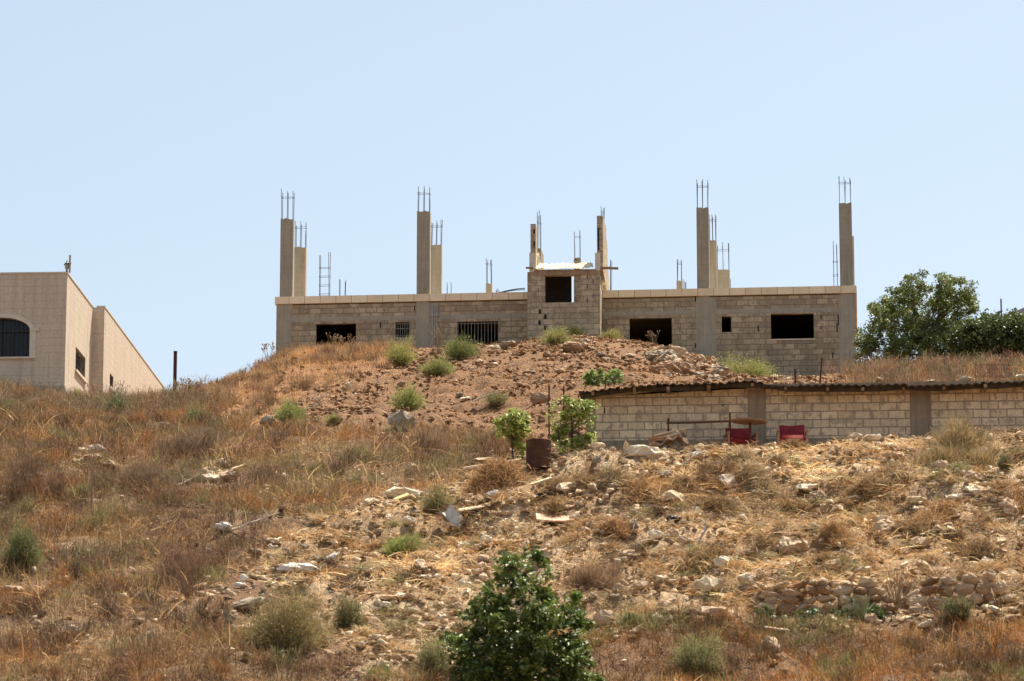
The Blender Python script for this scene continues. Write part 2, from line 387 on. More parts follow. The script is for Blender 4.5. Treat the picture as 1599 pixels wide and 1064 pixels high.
# ------------------------------------------------------------------ world, sun, camera
w = bpy.data.worlds.new("World"); SC.world = w; w.use_nodes = True
SUN_EL, SUN_AZ = math.radians(65), math.radians(42)
sk = w.node_tree.nodes.new('ShaderNodeTexSky'); sk.sky_type = 'NISHITA'; sk.sun_disc = False
sk.sun_elevation = SUN_EL; sk.sun_rotation = SUN_AZ; sk.air_density = 1.0; sk.dust_density = 2.2; sk.ozone_density = 1.6; sk.altitude = 300
bg = w.node_tree.nodes['Background']; hs_ = w.node_tree.nodes.new('ShaderNodeHueSaturation'); hs_.inputs['Saturation'].default_value = .66; hs_.inputs['Hue'].default_value = .488; w.node_tree.links.new(sk.outputs[0], hs_.inputs['Color']); w.node_tree.links.new(hs_.outputs[0], bg.inputs[0]); bg.inputs[1].default_value = .09
sd = Vector((math.sin(SUN_AZ)*math.cos(SUN_EL), math.cos(SUN_AZ)*math.cos(SUN_EL), math.sin(SUN_EL)))
L = bpy.data.lights.new('sun', 'SUN'); L.energy = 5.0; L.angle = math.radians(.55); L.color = (1, .91, .77)
lo = bpy.data.objects.new('sun', L); COL.objects.link(lo); lo.rotation_euler = sd.to_track_quat('Z', 'Y').to_euler(); lo.location = (0, 60, 80)
cam = bpy.data.cameras.new('camera'); co = bpy.data.objects.new('camera', cam); COL.objects.link(co); SC.camera = co
cam.sensor_width = 36; cam.lens = FOC/1599*36; co.rotation_euler = (math.pi/2+TH, 0, 0); cam.clip_end = 3000; cam.clip_start = .5
cam.dof.use_dof = True; cam.dof.focus_distance = 128; cam.dof.aperture_fstop = 3.2
SC.view_settings.view_transform = 'Standard'; SC.view_settings.look = 'None'; SC.view_settings.exposure = .9; SC.view_settings.gamma = 1
# ------------------------------------------------------------------ frames for walls seen in the photo
class Frame:
    def __init__(s, psi, px, py, Y):
        s.psi = math.radians(psi); s.eu = np.array([math.cos(s.psi), -math.sin(s.psi), 0]); s.ev = np.array([math.sin(s.psi), math.cos(s.psi), 0])
        s.R = P(px, py, Y); s.O = s.R.copy()
    def F(s, px, py, v=0):
        r = ray(px, py); t = ((s.O @ s.ev)+v)/(r @ s.ev); p = r*t
        return float((p-s.O) @ s.eu), float(p[2]-s.O[2])
    def S(s, px, py, u=0):
        r = ray(px, py); t = ((s.O @ s.eu)+u)/(r @ s.eu); p = r*t
        return float((p-s.O) @ s.ev), float(p[2]-s.O[2])
    def W(s, u, v, z=0):
        p = s.O+s.eu*u+s.ev*v; return Vector((p[0], p[1], s.O[2]+z))
# ------------------------------------------------------------------ MAIN BUILDING
fr = Frame(5.2, 1335, 447, 132.0); fr.O = fr.R+fr.eu*(-20.55); fr.O[2] = 25.0
BW, BD, RZ = 20.55, 9.6, 4.42
bld = empty('unfinished_building', fr.O, -fr.psi, label='long unfinished grey block building with bare concrete columns rising from its flat roof', cat='building')
F = fr.F
def rect(x0, x1, y0, y1, v=0):
    a = F(x0, y1, v); b = F(x1, y0, v); return (a[0], b[0], a[1], b[1])
wins = [rect(493, 556, 505, 545.5), rect(617, 639.5, 503, 527), rect(714, 778.5, 501.5, 542), rect(983, 1049, 496.5, 541), rect(1127, 1141.5, 494, 519), rect(1204, 1270.5, 489.5, 530)]
tu0, tu1 = F(823.5, 470, -1.2)[0], F(937, 470, -1.2)[0]
ZB = RZ-.26
hol = wins+[(tu0+.18, tu1-.18, -.1, ZB)]
MB().wall(0, tu0+.18, 0, ZB-.045, 0, .2, wins).build('block_wall', M_block, bld); MB().wall(tu1-.18, BW, 0, ZB-.045, 0, .2, wins).build('block_wall', M_block, bld)
m = MB(); m.box(0, .2, .2, BD, 0, ZB); m.build('side_wall', M_block, bld)
m = MB(); m.box(BW-.2, BW-.004, .2, BD, 0, ZB); m.build('side_wall', M_block, bld)
m = MB(); m.box(.2, BW-.2, BD-.2, BD, 0, ZB); m.build('rear_wall', M_block, bld)
m = MB(); m.box(.2, BW-.2, .2, BD-.2, 0.02, .3); m.build('floor_slab', M_concgrey, bld)
for uu in (5.1, 15.2):
    m = MB(); m.box(uu, uu+.15, .2, BD-.2, .3, ZB); m.build('partition_wall', M_block, bld)
# roof slab with the stairwell left open
m = MB(); m.box(.1, tu0, .2, BD-.1, ZB+.002, RZ-.03); m.box(tu1, BW-.1, .2, BD-.1, ZB+.002, RZ-.03); m.box(tu0, tu1, 4.2, BD-.1, ZB+.002, RZ-.03)
m.build('roof_slab', M_concgrey, bld)
# cream stone band round the roof edge
for a, b in ((-.05, tu0), (tu1, BW+.05)):
    m = MB(); m.box(a, b, -.07, .18, ZB, RZ); m.build('stone_band', M_trim, bld)
m = MB(); m.box(BW-.1, BW+.06, .185, BD, ZB+.003, RZ-.003); m.build('stone_band', M_trim, bld)
m = MB(); m.box(-.06, .1, .185, BD, ZB+.003, RZ-.003); m.build('stone_band', M_trim, bld)
# lintel beam, cast in place above the openings
zl = F(1204, 489.5)[1]
for a, b in ((F(455.5, 470)[0], F(650, 470)[0]), (F(686, 470)[0], tu0), (tu1, F(1086, 470)[0]), (F(1118, 470)[0], F(1309, 470)[0])):
    m = MB(); N = int((b-a)/.5)+1; e = .008
    m.box(a, b, -e, .05, zl+.005, zl+.17); m.build('lintel_beam', M_concgrey, bld)
# sills and reveals
for i, (a, b, c, d) in enumerate(wins):
    if i in (0, 5):
        m = MB(); m.box(a-.03, b+.03, -.035, .2, c-.045, c-.002); o = m.build('window_sill', M_coping, bld)
for i, (a, b, c, d) in enumerate(wins[1:3]):
    g = empty('security_grille', (0, 0, 0)); bpy.data.objects.remove(g)
    m = MB(); n = 6 if i == 0 else 12
    for k in range(n+1):
        x = a+.02+(b-a-.04)*k/n; m.tube([(x, .07, c+.02), (x, .07, d-.01)], .011, 5)
    for z in ((c+.03, d-.06) if i else (c+.06, (c+d)/2+.05, d-.05)): m.box(a+.01, b-.01, .062, .078, z-.01, z+.01)
    if i == 0: m.tube([(a+.06, .02, c-.35), (a+.06, .02, c+.1)], .014, 5); m.tube([(b-.1, .02, c-.3), (b-.1, .02, c+.1)], .014, 5)
    m.build('window_grille', M_bars if i == 0 else M_barsdark if False else M_bars, bld)
# missing mortar: short dark boxes painting the shade inside the open joints
for (px, py, h) in ((1282, 495, 7), (1309, 500, 16), (1300.5, 555, 9), (1184, 513, 10), (1086, 466, 12), (1282, 512, 5), (1086, 540, 8), (647.5, 482, 9), (594, 508, 9), (1307, 512, 14)):
    a = F(px, py); hh = h*.022; m = MB(); m.box(a[0]-.022, a[0]+.022, -.003, .02, a[1]-hh/2, a[1]+hh/2); m.build('open_joint_shade', M_dark, bld)
for (px, py) in ((600, 470), (1108, 510), (1170, 489), (690, 500), (735, 490), (1080, 500), (1216, 480)):
    a = F(px+random.uniform(-8, 8), py); m = MB(); m.box(a[0]-.12, a[0]+.12, -.005, .01, a[1]-.05, a[1]+.06); m.build('mortar_patch', M_concgrey, bld)
# conduit bundle beside the second column
m = MB()
for k, px in enumerate((673.5, 676, 679.5, 682.5)):
    a = F(px, 480)[0]; b = F(px, 478)[1]
    pts = [(a, -.04, b+.08), (a, -.04, b-.6), (a+random.uniform(-.04, .04), -.05, b-1.2), (a+random.uniform(-.06, .1), -.12, b-2.2)]
    m.tube(pts, .024, 7)
ax = F(672, 488)[0]; m.box(ax-.06, ax+.33, -.075, -.02, F(670, 493)[1]-.015, F(670, 493)[1]+.015)
m.build('conduit_bundle', M_pvc, bld)
def ragged_col(u0, u1, v0, v1, z0, z1, mat=M_conc, parent=bld, rag=.05):
    nn = 5; vs = []; fs = []
    ms = MB()
    for j in range(nn+1):
        x = u0+(u1-u0)*j/nn
        zt_ = z1-random.uniform(0, rag)
        for y in (v0, v1):
            vs.append((x, y, z0)); vs.append((x, y, zt_+random.uniform(-.015, .015)))
    for j in range(nn):
        a = j*4; b = a+4
        fs += [(a, b, b+1, a+1), (a+2, a+3, b+3, b+2), (a+1, b+1, b+3, a+3), (a, a+2, b+2, b)]
    fs += [(0, 1, 3, 2), (nn*4, nn*4+2, nn*4+3, nn*4+1)]
    ms.add(vs, fs); return ms.build('concrete_column', mat, parent)
def cage(parent, u0, u1, v0, v1, z0, z1, nx=2, ties=1, tz0=None, mid=False, r=.0105, lean=.03):
    m = MB(); xs_ = [u0+.03, u1-.03]+([(u0+u1)/2] if mid else [])
    for x in xs_:
        for y in (v0+.04, v1-.04):
            h = z1-random.uniform(0, .16); dx = random.uniform(-lean, lean); dy = random.uniform(-lean, lean)
            m.tube([(x, y, z0-.1), (x+dx*.3, y+dy*.3, (z0+h)/2), (x+dx, y+dy, h)], r, 5)
    for k in range(ties):
        z = (z0+(z1-z0)*(.72)) if ties == 1 else z0+.12+(z1-z0-.4)*k/(ties)
        e = .02; a, b, c, d = u0+.02, u1-.02, v0+.03, v1-.03; tl = random.uniform(-.03, .03)
        m.tube([(a-e, c, z), (b+e, c, z+tl)], r*.7, 4); m.tube([(b, c, z+tl), (b, d, z+tl)], r*.7, 4); m.tube([(a-e, d, z), (b+e, d, z)], r*.7, 4); m.tube([(a, c, z), (a, d, z)], r*.7, 4)
    return m.build('rebar_cage', M_rebar, parent)
def column(x0, x1, ytop, yreb, v, z0=0.0, d=.3, mat=M_conc, **k):
    u0 = F(x0, ytop+20, v)[0]; u1 = F(x1, ytop+20, v)[0]; z1 = F((x0+x1)/2, ytop, v)[1]
    c = ragged_col(u0, u1, v, v+d, z0, z1, mat)
    if yreb: cage(c, u0, u1, v, v+d, z1, F((x0+x1)/2, yreb, v)[1], **k)
    return c
# front row stands in the facade; its lower part shows as pilasters between the block panels
for (x0, x1, yt, yr, lo0, lo1) in ((438, 458, 341, 294, 434, 455.5), (651, 671.5, 329, 290, 650, 672), (1087.5, 1106.5, 323, 277, 1087, 1118), (1310, 1330, 316.5, 272, 1309.5, 1335)):
    c = column(x0, x1, yt, yr, -.012 if x0 < 1300 else -.012, z0=RZ-.3, mat=M_concfront, mid=True)
    a = F(lo0, 470)[0]; b = min(F(lo1, 470)[0], BW); q = MB(); q.box(max(a, 0), b, -.012, .19, 0, ZB-.04); q.build('facade_pilaster', M_concgrey, bld)
for (x0, x1, yt, yr) in ((459.5, 477.5, 385, 343), (672, 689.5, 382, 341), (1106.5, 1119, 374, 331), (1319, 1333.5, 367, 0)):
    column(x0, x1, yt, yr, 4.2, z0=RZ-.03, mid=True)
column(1119, 1139.5, 420, 378, 8.4, z0=RZ-.03, mid=True)
column(758.5, 768, 441.5, 400, 6.5, z0=RZ-.03)
column(1056.5, 1065.5, 438, 400, 6.5, z0=RZ-.03)
def bare(x0, x1, yb, yt, v, ties, r=.0105):
    u0 = F(x0, yt, v)[0]; u1 = F(x1, yt, v)[0]; cage(bld, u0, u1, v, v+.25, RZ-.03, F(x0, yt, v)[1], ties=ties, r=r)
bare(498, 515.5, 461, 392, 3.0, 6); bare(529, 539, 461, 434, 8.4, 1); bare(697, 706, 458, 441, 8.4, 1); bare(1299.5, 1308, 446, 375, 5.5, 5); bare(1136, 1141, 447, 430, 8.8, 1)
bare(1066, 1072, 450, 436, 9.0, 1); bare(773, 779, 457, 450, 8.8, 1)
# ---- stair tower standing proud of the facade
TV = -1.2; f1 = lambda px, py: F(px, py, TV)
zt_top = f1(880, 424)[1]
op = (f1(851, 470)[0], f1(907, 470)[0], f1(851, 473)[1], f1(851, 431)[1])
tw = MB().wall(tu0, tu1, 0, zt_top, TV, TV+.18, [op, ]); tw.build('stair_tower_wall', M_blocktower, bld)
def fin(u0, u1, prof):   # side wall of the tower as a v-z polygon
    m = MB(); m.prism(prof, 'x', u0, u1); return m.build('stair_tower_side', M_blocktower, bld)
zL, zR = zt_top, zt_top
ztopL = f1(832, 350)[1]; ztopR = f1(935, 337)[1]; zmidR = f1(935, 395)[1]; zmidL = f1(832, 393)[1]
lu0, lu1 = f1(827.5, 400)[0], f1(836.5, 400)[0]; ru0, ru1 = f1(930, 400)[0], f1(941.5, 400)[0]
fin(tu0, tu0+.18, [(TV+.18, 0), (2.6, 0), (2.6, zL-.25), (TV+.18, zL)])
fin(tu1-.18, tu1, [(TV+.18, 0), (2.6, 0), (2.6, zR-.25), (TV+.18, zR)])
m = MB(); m.prism([(TV, zL+.003), (2.2, zL-.2), (2.2, ztopL-.35), (1.1, ztopL-.35), (.9, ztopL-.9), (.3, ztopL-.7), (0, ztopL-.95), (-.5, ztopL-.95), (-.5, ztopL-.03), (TV, ztopL)], 'x', lu0+.02, lu1)
finL = m.build('ragged_fin_wall', M_blocktower, bld)
m = MB(); m.box(lu0-.02, lu1+.012, TV-.02, TV+.22, zL+.005, zmidL-.05); m.build('fin_footing', M_coping, bld)
m = MB(); m.prism([(TV, zR+.003), (2.3, RZ), (2.4, zR-.2), (1.9, zR+.4), (1.5, ztopR-1.2), (1.2, ztopR-.45), (.7, ztopR-.4), (.6, ztopR-.02), (TV, ztopR)], 'x', ru0+.05, ru1)
finR = m.build('ragged_fin_wall', M_blocktower, bld)
m = MB(); m.box(ru0-.02, ru0+.17, TV-.02, TV+.22, zR+.005, zmidR); m.build('fin_footing', M_coping, bld)
m = MB(); m.box(ru0+.08, ru0+.13, TV-.006, TV+.03, zmidR+.1, ztopR-.45); m.build('open_joint_shade', M_dark, finR)  # dark box standing in for the shaded recess in the fin
for (px, py) in ((834, 362), (834, 381)): a = f1(px, py); m = MB(); m.box(a[0]-.03, a[0]+.03, TV-.006, TV+.03, a[1]-.08, a[1]+.08); m.build('open_joint_shade', M_dark, finL)
cage(finL, F(838, 350, 1.4)[0], F(845, 350, 1.4)[0], 1.3, 1.7, ztopL-.4, F(840, 329, 1.4)[1], ties=1)
cage(finR, F(938, 340, .3)[0], F(944, 340, .3)[0], .2, .5, ztopR-.2, F(940, 322, .3)[1], ties=1, r=.009)
for (px, py) in ((843, 487), (851.5, 495), (842.5, 504), (851.5, 512.5)):
    a = f1(px, py); m = MB(); m.box(a[0]-.045, a[0]+.045, TV-.004, TV+.03, a[1]-.085, a[1]+.085); m.build('block_hole_shade', M_dark, bld)  # dark box painting the shade inside a hollow of the block
for (px, py) in ((840.5, 453), (926, 440), (926, 463), (917, 447), (917, 470), (917, 433)):
    a = f1(px, py); m = MB(); m.box(a[0]-.012, a[0]+.012, TV-.004, TV+.03, a[1]-.07, a[1]+.07); m.build('open_joint_shade', M_dark, bld)  # thin dark boxes as the shade of gaps between tower blocks
m = MB(); m.box(f1(834, 425)[0], f1(931, 425)[0], TV-.03, TV+.2, f1(880, 430)[1], f1(880, 421.5)[1]); m.build('tower_lintel', M_wood, bld)
# corrugated cream roofing laid over the tower, tipped towards the front
u0, u1 = f1(836, 420)[0], f1(927, 420)[0]; zf = f1(880, 420.5)[1]; n = 110; vs = []; fs = []
for j, (vv, dz) in enumerate(((TV-.14, 0), (TV+.4, .2), (TV+1.0, .43))):
    for i in range(n+1):
        x = u0+(u1-u0)*i/n; x += .10*j*(1-2*i/n)*.5; ph = (i/n*9.5) % 1
        rib = .035 if ph < .16 else 0.0
        vs.append((x, vv, zf+dz+rib+.02*math.sin(i*.13+j)))
for j in range(2):
    for i in range(n): a = j*(n+1)+i; fs.append((a, a+1, a+n+2, a+n+1))
rf = MB().add(vs, fs).build('corrugated_roof', M_sheet, bld); sm = rf.modifiers.new('s', 'SOLIDIFY'); sm.thickness = .012
# dark board inside the opening, pillar behind
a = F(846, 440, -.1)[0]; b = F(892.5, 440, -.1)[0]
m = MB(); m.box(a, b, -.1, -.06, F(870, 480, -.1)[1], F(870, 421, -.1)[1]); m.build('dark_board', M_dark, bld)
column(896, 906.8, 402, 357, 2.7, z0=2, d=.25, mat=M_blocktower)
bare(951, 955, 452, 404, 7.5, 0, .009)
# roller window frame boxes etc. done; loose planks lying on the tower
for (px, py, ln, lab, dv) in ((948, 420, 1.1, 'short weathered plank jutting out to the right beside the stair tower roof', .2), (826, 419.5, .35, 'stubby plank end poking out left of the stair tower roof', .1)):
    a = f1(px, py); q = MB(); 
    if ln > 1: q.box(-.2, .40, -.1, .1, -.02, .025, Matrix.Rotation(.05, 4, 'Y')); q.box(-.18, .12, .02, .2, .03, .06)
    else: q.box(-.10, .14, -.08, .08, -.02, .02)
    o = q.build('plank', M_wood); o.location = fr.W(a[0], TV-.1, a[1]); o.rotation_euler = (0, 0, -fr.psi); tag(o, lab, 'plank', 'planks left on the stair tower')
# black hose and lump on the roof left of the tower
pts = [F(778+k*4.2, 458-8*math.sin(min(k/12, 1)*1.7), .5) for k in range(11)]
q = MB(); q.tube([(p[0]-pts[5][0], 0, p[1]-pts[0][1]) for p in pts], .017, 6)
pts2 = [F(785+k*4, 457.5-5*math.sin(min(k/10, 1)*2.0), .7) for k in range(10)]
q.tube([(p[0]-pts[5][0], .2, p[1]-pts[0][1]) for p in pts2], .015, 6)
o = q.build('hose', M_black); o.location = fr.W(pts[5][0], .5, pts[0][1]); tag(o, 'thin black hose looping over the roof edge left of the stair tower', 'hose')
# ------------------------------------------------------------------ LEFT HOUSE
hf = Frame(3.0, 105, 427, 124.0); H = hf
hz = 24.0-1.6; top1 = H.R[2]; H.O = H.R.copy(); H.O[2] = hz
hs = empty('stone_house', H.O, -H.psi, label='flat roofed cream stone house with arched window cut by the left edge', cat='house')
zt1 = float(top1-hz); v1 = H.S(145, 480, 0)[0]; u2 = H.F(163.5, 480, v1)[0]; z2 = H.F(163.5, 480, v1)[1]; v2 = H.S(256, 609, u2)[0]
r_ = lambda x0, x1, y0, y1: (H.F(x0, y1)[0], H.F(x1, y0)[0], H.F(x0, y1)[1], H.F(x0, y0)[1])
aw = r_(-46, 47.5, 497, 558.5)
MB().wall(-11, 0, 0, zt1, 0, .3, [aw]).build('front_wall', M_stonewall, hs)
spr = H.F(0, 517)[1]; cx = (aw[0]+aw[1])/2; hw = (aw[1]-aw[0])/2
N = 24; arc = [(cx-hw*math.cos(math.pi*k/N), spr+(aw[3]-spr)*math.sin(math.pi*k/N)) for k in range(N+1)]
m = MB()
for k in range(N):
    (x0, z0), (x1, z1) = arc[k], arc[k+1]
    m.prism([(x0, z0), (x1, z1), (x1, aw[3]+.002), (x0, aw[3]+.002)], 'y', .002, .298)
m.build('arch_spandrel', M_stonewall, hs)
win = empty('arched_window'); win.parent = hs
m = MB()
for k in range(N):
    (x0, z0), (x1, z1) = arc[k], arc[k+1]
    g = lambda x, z: (cx+(x-cx)*1.16, spr+(z-spr)*1.34+.0)
    m.prism([(x0, z0), (x1, z1), g(x1, z1), g(x0, z0)], 'y', -.05, .04)
m.box(aw[1], aw[1]+.2, -.045, .04, aw[2], spr-.02); m.box(aw[1]-.002, aw[1]+.3, -.06, .04, spr-.02, spr+.1); m.box(aw[0]-.2, aw[0], -.045, .04, aw[2], spr-.02)
m.build('stone_surround', M_coping, win)
m = MB(); m.box(aw[0]-.22, aw[1]+.22, -.07, .2, aw[2]-.06, aw[2]-.003); m.build('window_sill', M_coping, win)
m = MB(); m.box(aw[0], aw[1], .2, .22, aw[2], aw[3]); m.build('glass', M_glass, win)
m = MB()
for k in range(15):
    x = aw[0]+(aw[1]-aw[0])*k/14; zz = spr+(aw[3]-spr)*math.sqrt(max(0, 1-((x-cx)/hw)**2)); m.tube([(x, .1, aw[2]), (x, .1, zz)], .009, 5)
m.box(aw[0], aw[1], .09, .11, spr-.02, spr+.02); m.box(aw[1]-hw-.03, aw[1]-hw+.03, .1, .13, aw[2], aw[3]-.02)
m.box(aw[1]-.62, aw[1]-.58, .12, .15, aw[2], spr)
m.build('window_grille', M_barsdark, win)
def sidewin(uu, x0, x1, ya, yb, base_v0, base_v1):
    a, b = H.S(x0, ya, uu)[0], H.S(x1, ya, uu)[0]; z1_ = H.S(x0, ya, uu)[1]; z0_ = H.S(x0, yb, uu)[1]; return a, b, z0_, z1_
sw1 = sidewin(0, 118.5, 134, 541, 578, 0, 0); sw2 = sidewin(u2, 171.5, 177.5, 582, 604, 0, 0)
def sidewall(name, uu, va, vb, zt, hole):
    m = MB().wall(va, vb, 0, zt, 0, .25, [hole]); m.v = [(uu-y, x, z) for (x, y, z) in m.v]; return m.build(name, M_stonewall, hs)
sidewall('side_wall', -.002, .3, v1, zt1, sw1); sidewall('side_wall', u2, v1+.25, v2, z2, sw2)
m = MB(); m.box(-.3, u2-.002, v1, v1+.25, 0, z2-.002); m.build('return_wall', M_stonewall, hs)
m = MB(); m.box(-11, -.25, .3, v1+6, zt1-.25, zt1-.1); m.box(-11, -.5, v1, v2, z2-.3, z2-.2); m.box(-.5, u2-.3, v1+.3, v2-.1, z2-.3, z2-.2); m.build('roof_slab', M_concgrey, hs)
m = MB(); m.box(-11, -10.8, .3, v2, 0, z2-.3); m.build('side_wall', M_stonewall, hs)
m = MB(); m.box(-11, u2-.3, v2-.3, v2-.02, 0, z2-.01); m.build('rear_wall', M_stonewall, hs)
m = MB(); m.box(-.5, -.3, v1-.01, v1+6, 0, zt1-.1); m.build('side_wall', M_stonewall, hs)
m = MB(); m.box(-11.02, .02, -.03, .32, zt1+.002, zt1+.05); m.box(-.27, .02, .325, v1, zt1+.002, zt1+.05); m.build('parapet_coping', M_coping, hs)
m = MB(); m.box(u2-.27, u2+.02, v1-.02, v2, z2+.002, z2+.05); m.build('parapet_coping', M_coping, hs)
m = MB(); zz = H.F(80, 603)[1]; m.box(-1.15, .02, -.04, .1, 0, zz); m.build('plinth', M_concgrey, hs)
for (uu, q) in ((0, sw1), (u2, sw2)):
    w_ = empty('barred_window'); w_.parent = hs
    m = MB(); m.box(uu-.2, uu-.18, q[0], q[1], q[2], q[3]); m.build('glass', M_glass, w_)
    m = MB(); n = 9 if uu == 0 else 5
    for k in range(n+1): y = q[0]+(q[1]-q[0])*k/n; m.tube([(uu-.04, y, q[2]), (uu-.04, y, q[3])], .01, 4)
    for k in range(4): z = q[2]+(q[3]-q[2])*(k+.3)/4; m.tube([(uu-.04, q[0], z), (uu-.04, q[1], z)], .01, 4)
    m.build('window_grille', M_barsdark, w_)
    m = MB(); m.box(uu-.15, uu+.07, q[0]-.08, q[1]+.08, q[2]-.09, q[2]-.002); m.build('window_sill', M_coping, w_)
# lantern and pole on its roof corner
a = H.F(103, 427); lm = empty('roof_lantern', H.W(a[0]+.0, .15, zt1+.05), 0, label='small black lantern standing on the corner of the cream house parapet', cat='lantern')
m = MB(); m.tube([(0, 0, 0), (0, 0, .07), (0, 0, .12)], [.06, .03, .02], 8); m.build('lamp_base', M_black, lm)
m = MB(); m.tube([(0, 0, .1), (0, 0, .13), (0, 0, .27), (0, 0, .3)], [.03, .06, .085, .02], 8); m.build('lamp_glass', M_greysheet, lm)
m = MB(); m.tube([(0, 0, .27), (0, 0, .30), (0, 0, .36), (0, 0, .42)], [.11, .10, .03, .008], 8); m.build('lamp_cap', M_black, lm)
a = H.F(107.8, 427); m = MB(); m.tube([(0, 0, 0), (.0, 0, .58)], .035, 8); m.tube([(0, 0, .3), (.01, 0, .33)], .045, 8); m.tube([(0, 0, .55), (0, 0, .59)], .04, 8)
o = m.build('standpipe', M_greysheet); o.location = H.W(a[0], .12, zt1+.05); tag(o, 'thin grey pipe sticking up from the corner of the cream house parapet', 'pipe')
# basin beside the house
b0 = G(118, 626); 
m = MB(); m.tube([(0, 0, 0), (0, 0, .12), (0, 0, .16), (0, 0, .15), (0, 0, .05)], [.22, .30, .32, .28, .2], 18); o = m.build('basin', M_greysheet, smooth=True); o.location = b0+Vector((0, 0, .02)); tag(o, 'round grey basin at the foot of the cream stone house', 'basin')
# ------------------------------------------------------------------ far house roof at right edge
p = P(1562, 500, 150); fh = empty('distant_house', (p[0], p[1], 24), -.05, label='grey pitched roof of a distant house behind the trees at the right edge', cat='house')
hh = p[2]-24
m = MB(); m.box(0, 9, 0, 7, 0, hh-.05); m.build('wall', M_concgrey, fh)
m = MB(); m.prism([(-.3, hh-.1), (9.3, hh-.1), (4.5, hh+2.0)], 'y', -.3, 7.3); m.build('roof', M_greyroof, fh)
for (px, py0, py1, Yy, lab) in ((1563, 494, 467, 148, 'slender dark antenna mast rising above the dark fig tree'),):
    p = P(px, py1, Yy); m = MB(); m.tube([(0, 0, 0), (0, 0, p[2]-24)], .03, 6); m.tube([(-.06, 0, p[2]-24-.5), (.06, 0, p[2]-24-.5)], .02, 5); o = m.build('antenna_mast', M_rust); o.location = (p[0], p[1], 24); tag(o, lab, 'mast')
M_eavesshade = simple('eaves_shade', (.10, .075, .055), (.045, .035, .028), 6, .85)  # near-black tone for the shade band under the shed roof
# ------------------------------------------------------------------ SHED
sf = Frame(4.0, 915, 700, 91.4); sf.O[2] = 15.2; S = sf
shed = empty('block_shed', sf.O, -sf.psi, label='low tan block shed with a buckled metal roof on the terrace', cat='shed')
SL = 16.0; sh = 15.2
tops = [(915, 619), (932, 620), (1165, 607), (1350, 606), (1599, 603)]
tu = [S.F(*p) for p in tops]; zw = max(t_[1] for t_ in tu)
def ztopu(u): return float(np.interp(u, [t_[0] for t_ in tu], [t_[1] for t_ in tu]))
m = MB(); n = 40
for k in range(n):
    a = SL*k/n; b = SL*(k+1)/n; m.prism([(a, 0), (b, 0), (b, ztopu(b)), (a, ztopu(a))], 'y', 0, .2)
m2 = bmesh.new()
o = m.build('block_wall', M_blockshed, shed); m2.from_mesh(o.data); bmesh.ops.remove_doubles(m2, verts=m2.verts, dist=.0005)
for f_ in [f_ for f_ in m2.faces if abs(f_.normal.x) > .9 and .05 < f_.calc_center_median().x < SL-.05]: m2.faces.remove(f_)
m2.to_mesh(o.data); m2.free()
m = MB(); m.box(0, .2, .2, 3.0, 0, ztopu(0)-.02); m.build('side_wall', M_blockshed, shed)
m = MB(); m.box(SL-.2, SL, .2, 3.0, 0, ztopu(SL)-.02); m.build('side_wall', M_blockshed, shed)
m = MB(); m.box(.2, SL-.2, 2.8, 3.0, 0, ztopu(3)-.05); m.build('rear_wall', M_blockshed, shed)
for (x0, x1, yt) in ((914.5, 930, 617), (1167.5, 1195.5, 609), (1420.5, 1453.5, 608)):
    a = S.F(x0, yt)[0]; b = S.F(x1, yt)[0]; m = MB(); m.box(a, b, -.02, .19, 0, S.F(x0, yt)[1]); m.build('concrete_column', M_concshed, shed)
# rough concrete footing strip along the wall
m = MB(); m.box(.23, SL, -.03, .1, 0, S.F(1000, 688)[1]); m.build('footing', M_concshed, shed)
m = MB()
for (px, py, w_, h_) in ((944, 641, .03, .15), (1129, 633, .04, .04)): a = S.F(px, py); m = MB(); m.box(a[0]-w_/2, a[0]+w_/2, -.004, .02, a[1]-h_/2, a[1]+h_/2); m.build('open_joint_shade', M_dark, shed)  # small dark boxes drawn as the shade in two wall gaps
edge = [(903, 612), (915, 607), (950, 604), (990, 600), (1040, 599), (1090, 597), (1140, 594), (1168, 592), (1176, 592), (1200, 596), (1260, 599), (1350, 599), (1450, 597.5), (1530, 595), (1599, 591), (1750, 585)]
eu_ = [S.F(p[0], p[1], -.7) for p in edge]
m_vs = []; m_fs = []; nu = 900; rows = (-.7, .2, 1.6, 3.2); U0, U1 = eu_[0][0], SL+.3
for j, vv in enumerate(rows):
    for i in range(nu+1):
        u = U0+(U1-U0)*i/nu; z = float(np.interp(u, [e[0] for e in eu_], [e[1] for e in eu_]))
        sheet = math.floor(u/.86); rr = random.Random(sheet*7+1)
        z += .018*math.sin(2*math.pi*u/.19)+rr.uniform(-.02, .02)+(u/.86-sheet-.5)*rr.uniform(-.05, .05)
        vz = vv+(rr.uniform(-.12, .1) if j == 0 else 0); z -= (.03+.05*max(0, rr.uniform(-1, 1))) if j == 0 else 0
        m_vs.append((u, vz, z+.02*(vv+.4)*.2))
for j in range(len(rows)-1):
    for i in range(nu): a = j*(nu+1)+i; m_fs.append((a, a+1, a+nu+2, a+nu+1))
rf = MB().add(m_vs, m_fs).build('corrugated_roof', M_roofmetal, shed); sm = rf.modifiers.new('s', 'SOLIDIFY'); sm.thickness = .008
nu2 = 36; eu2 = [(U0+.1+(SL-U0)*k/nu2) for k in range(nu2+1)]
ez2 = [float(np.interp(u, [e[0] for e in eu_], [e[1] for e in eu_])) for u in eu2]
q = MB(); rr = random.Random(8)
vs = []; 
for u, z in zip(eu2, ez2):
    dz = rr.uniform(-.02, .02); h_ = .10+rr.uniform(-.02, .03); vs += [(u, -.46, z-.035+dz*.3), (u, -.40, z-.035+dz*.3), (u, -.40, z-.035-h_), (u, -.46, z-.035-h_)]
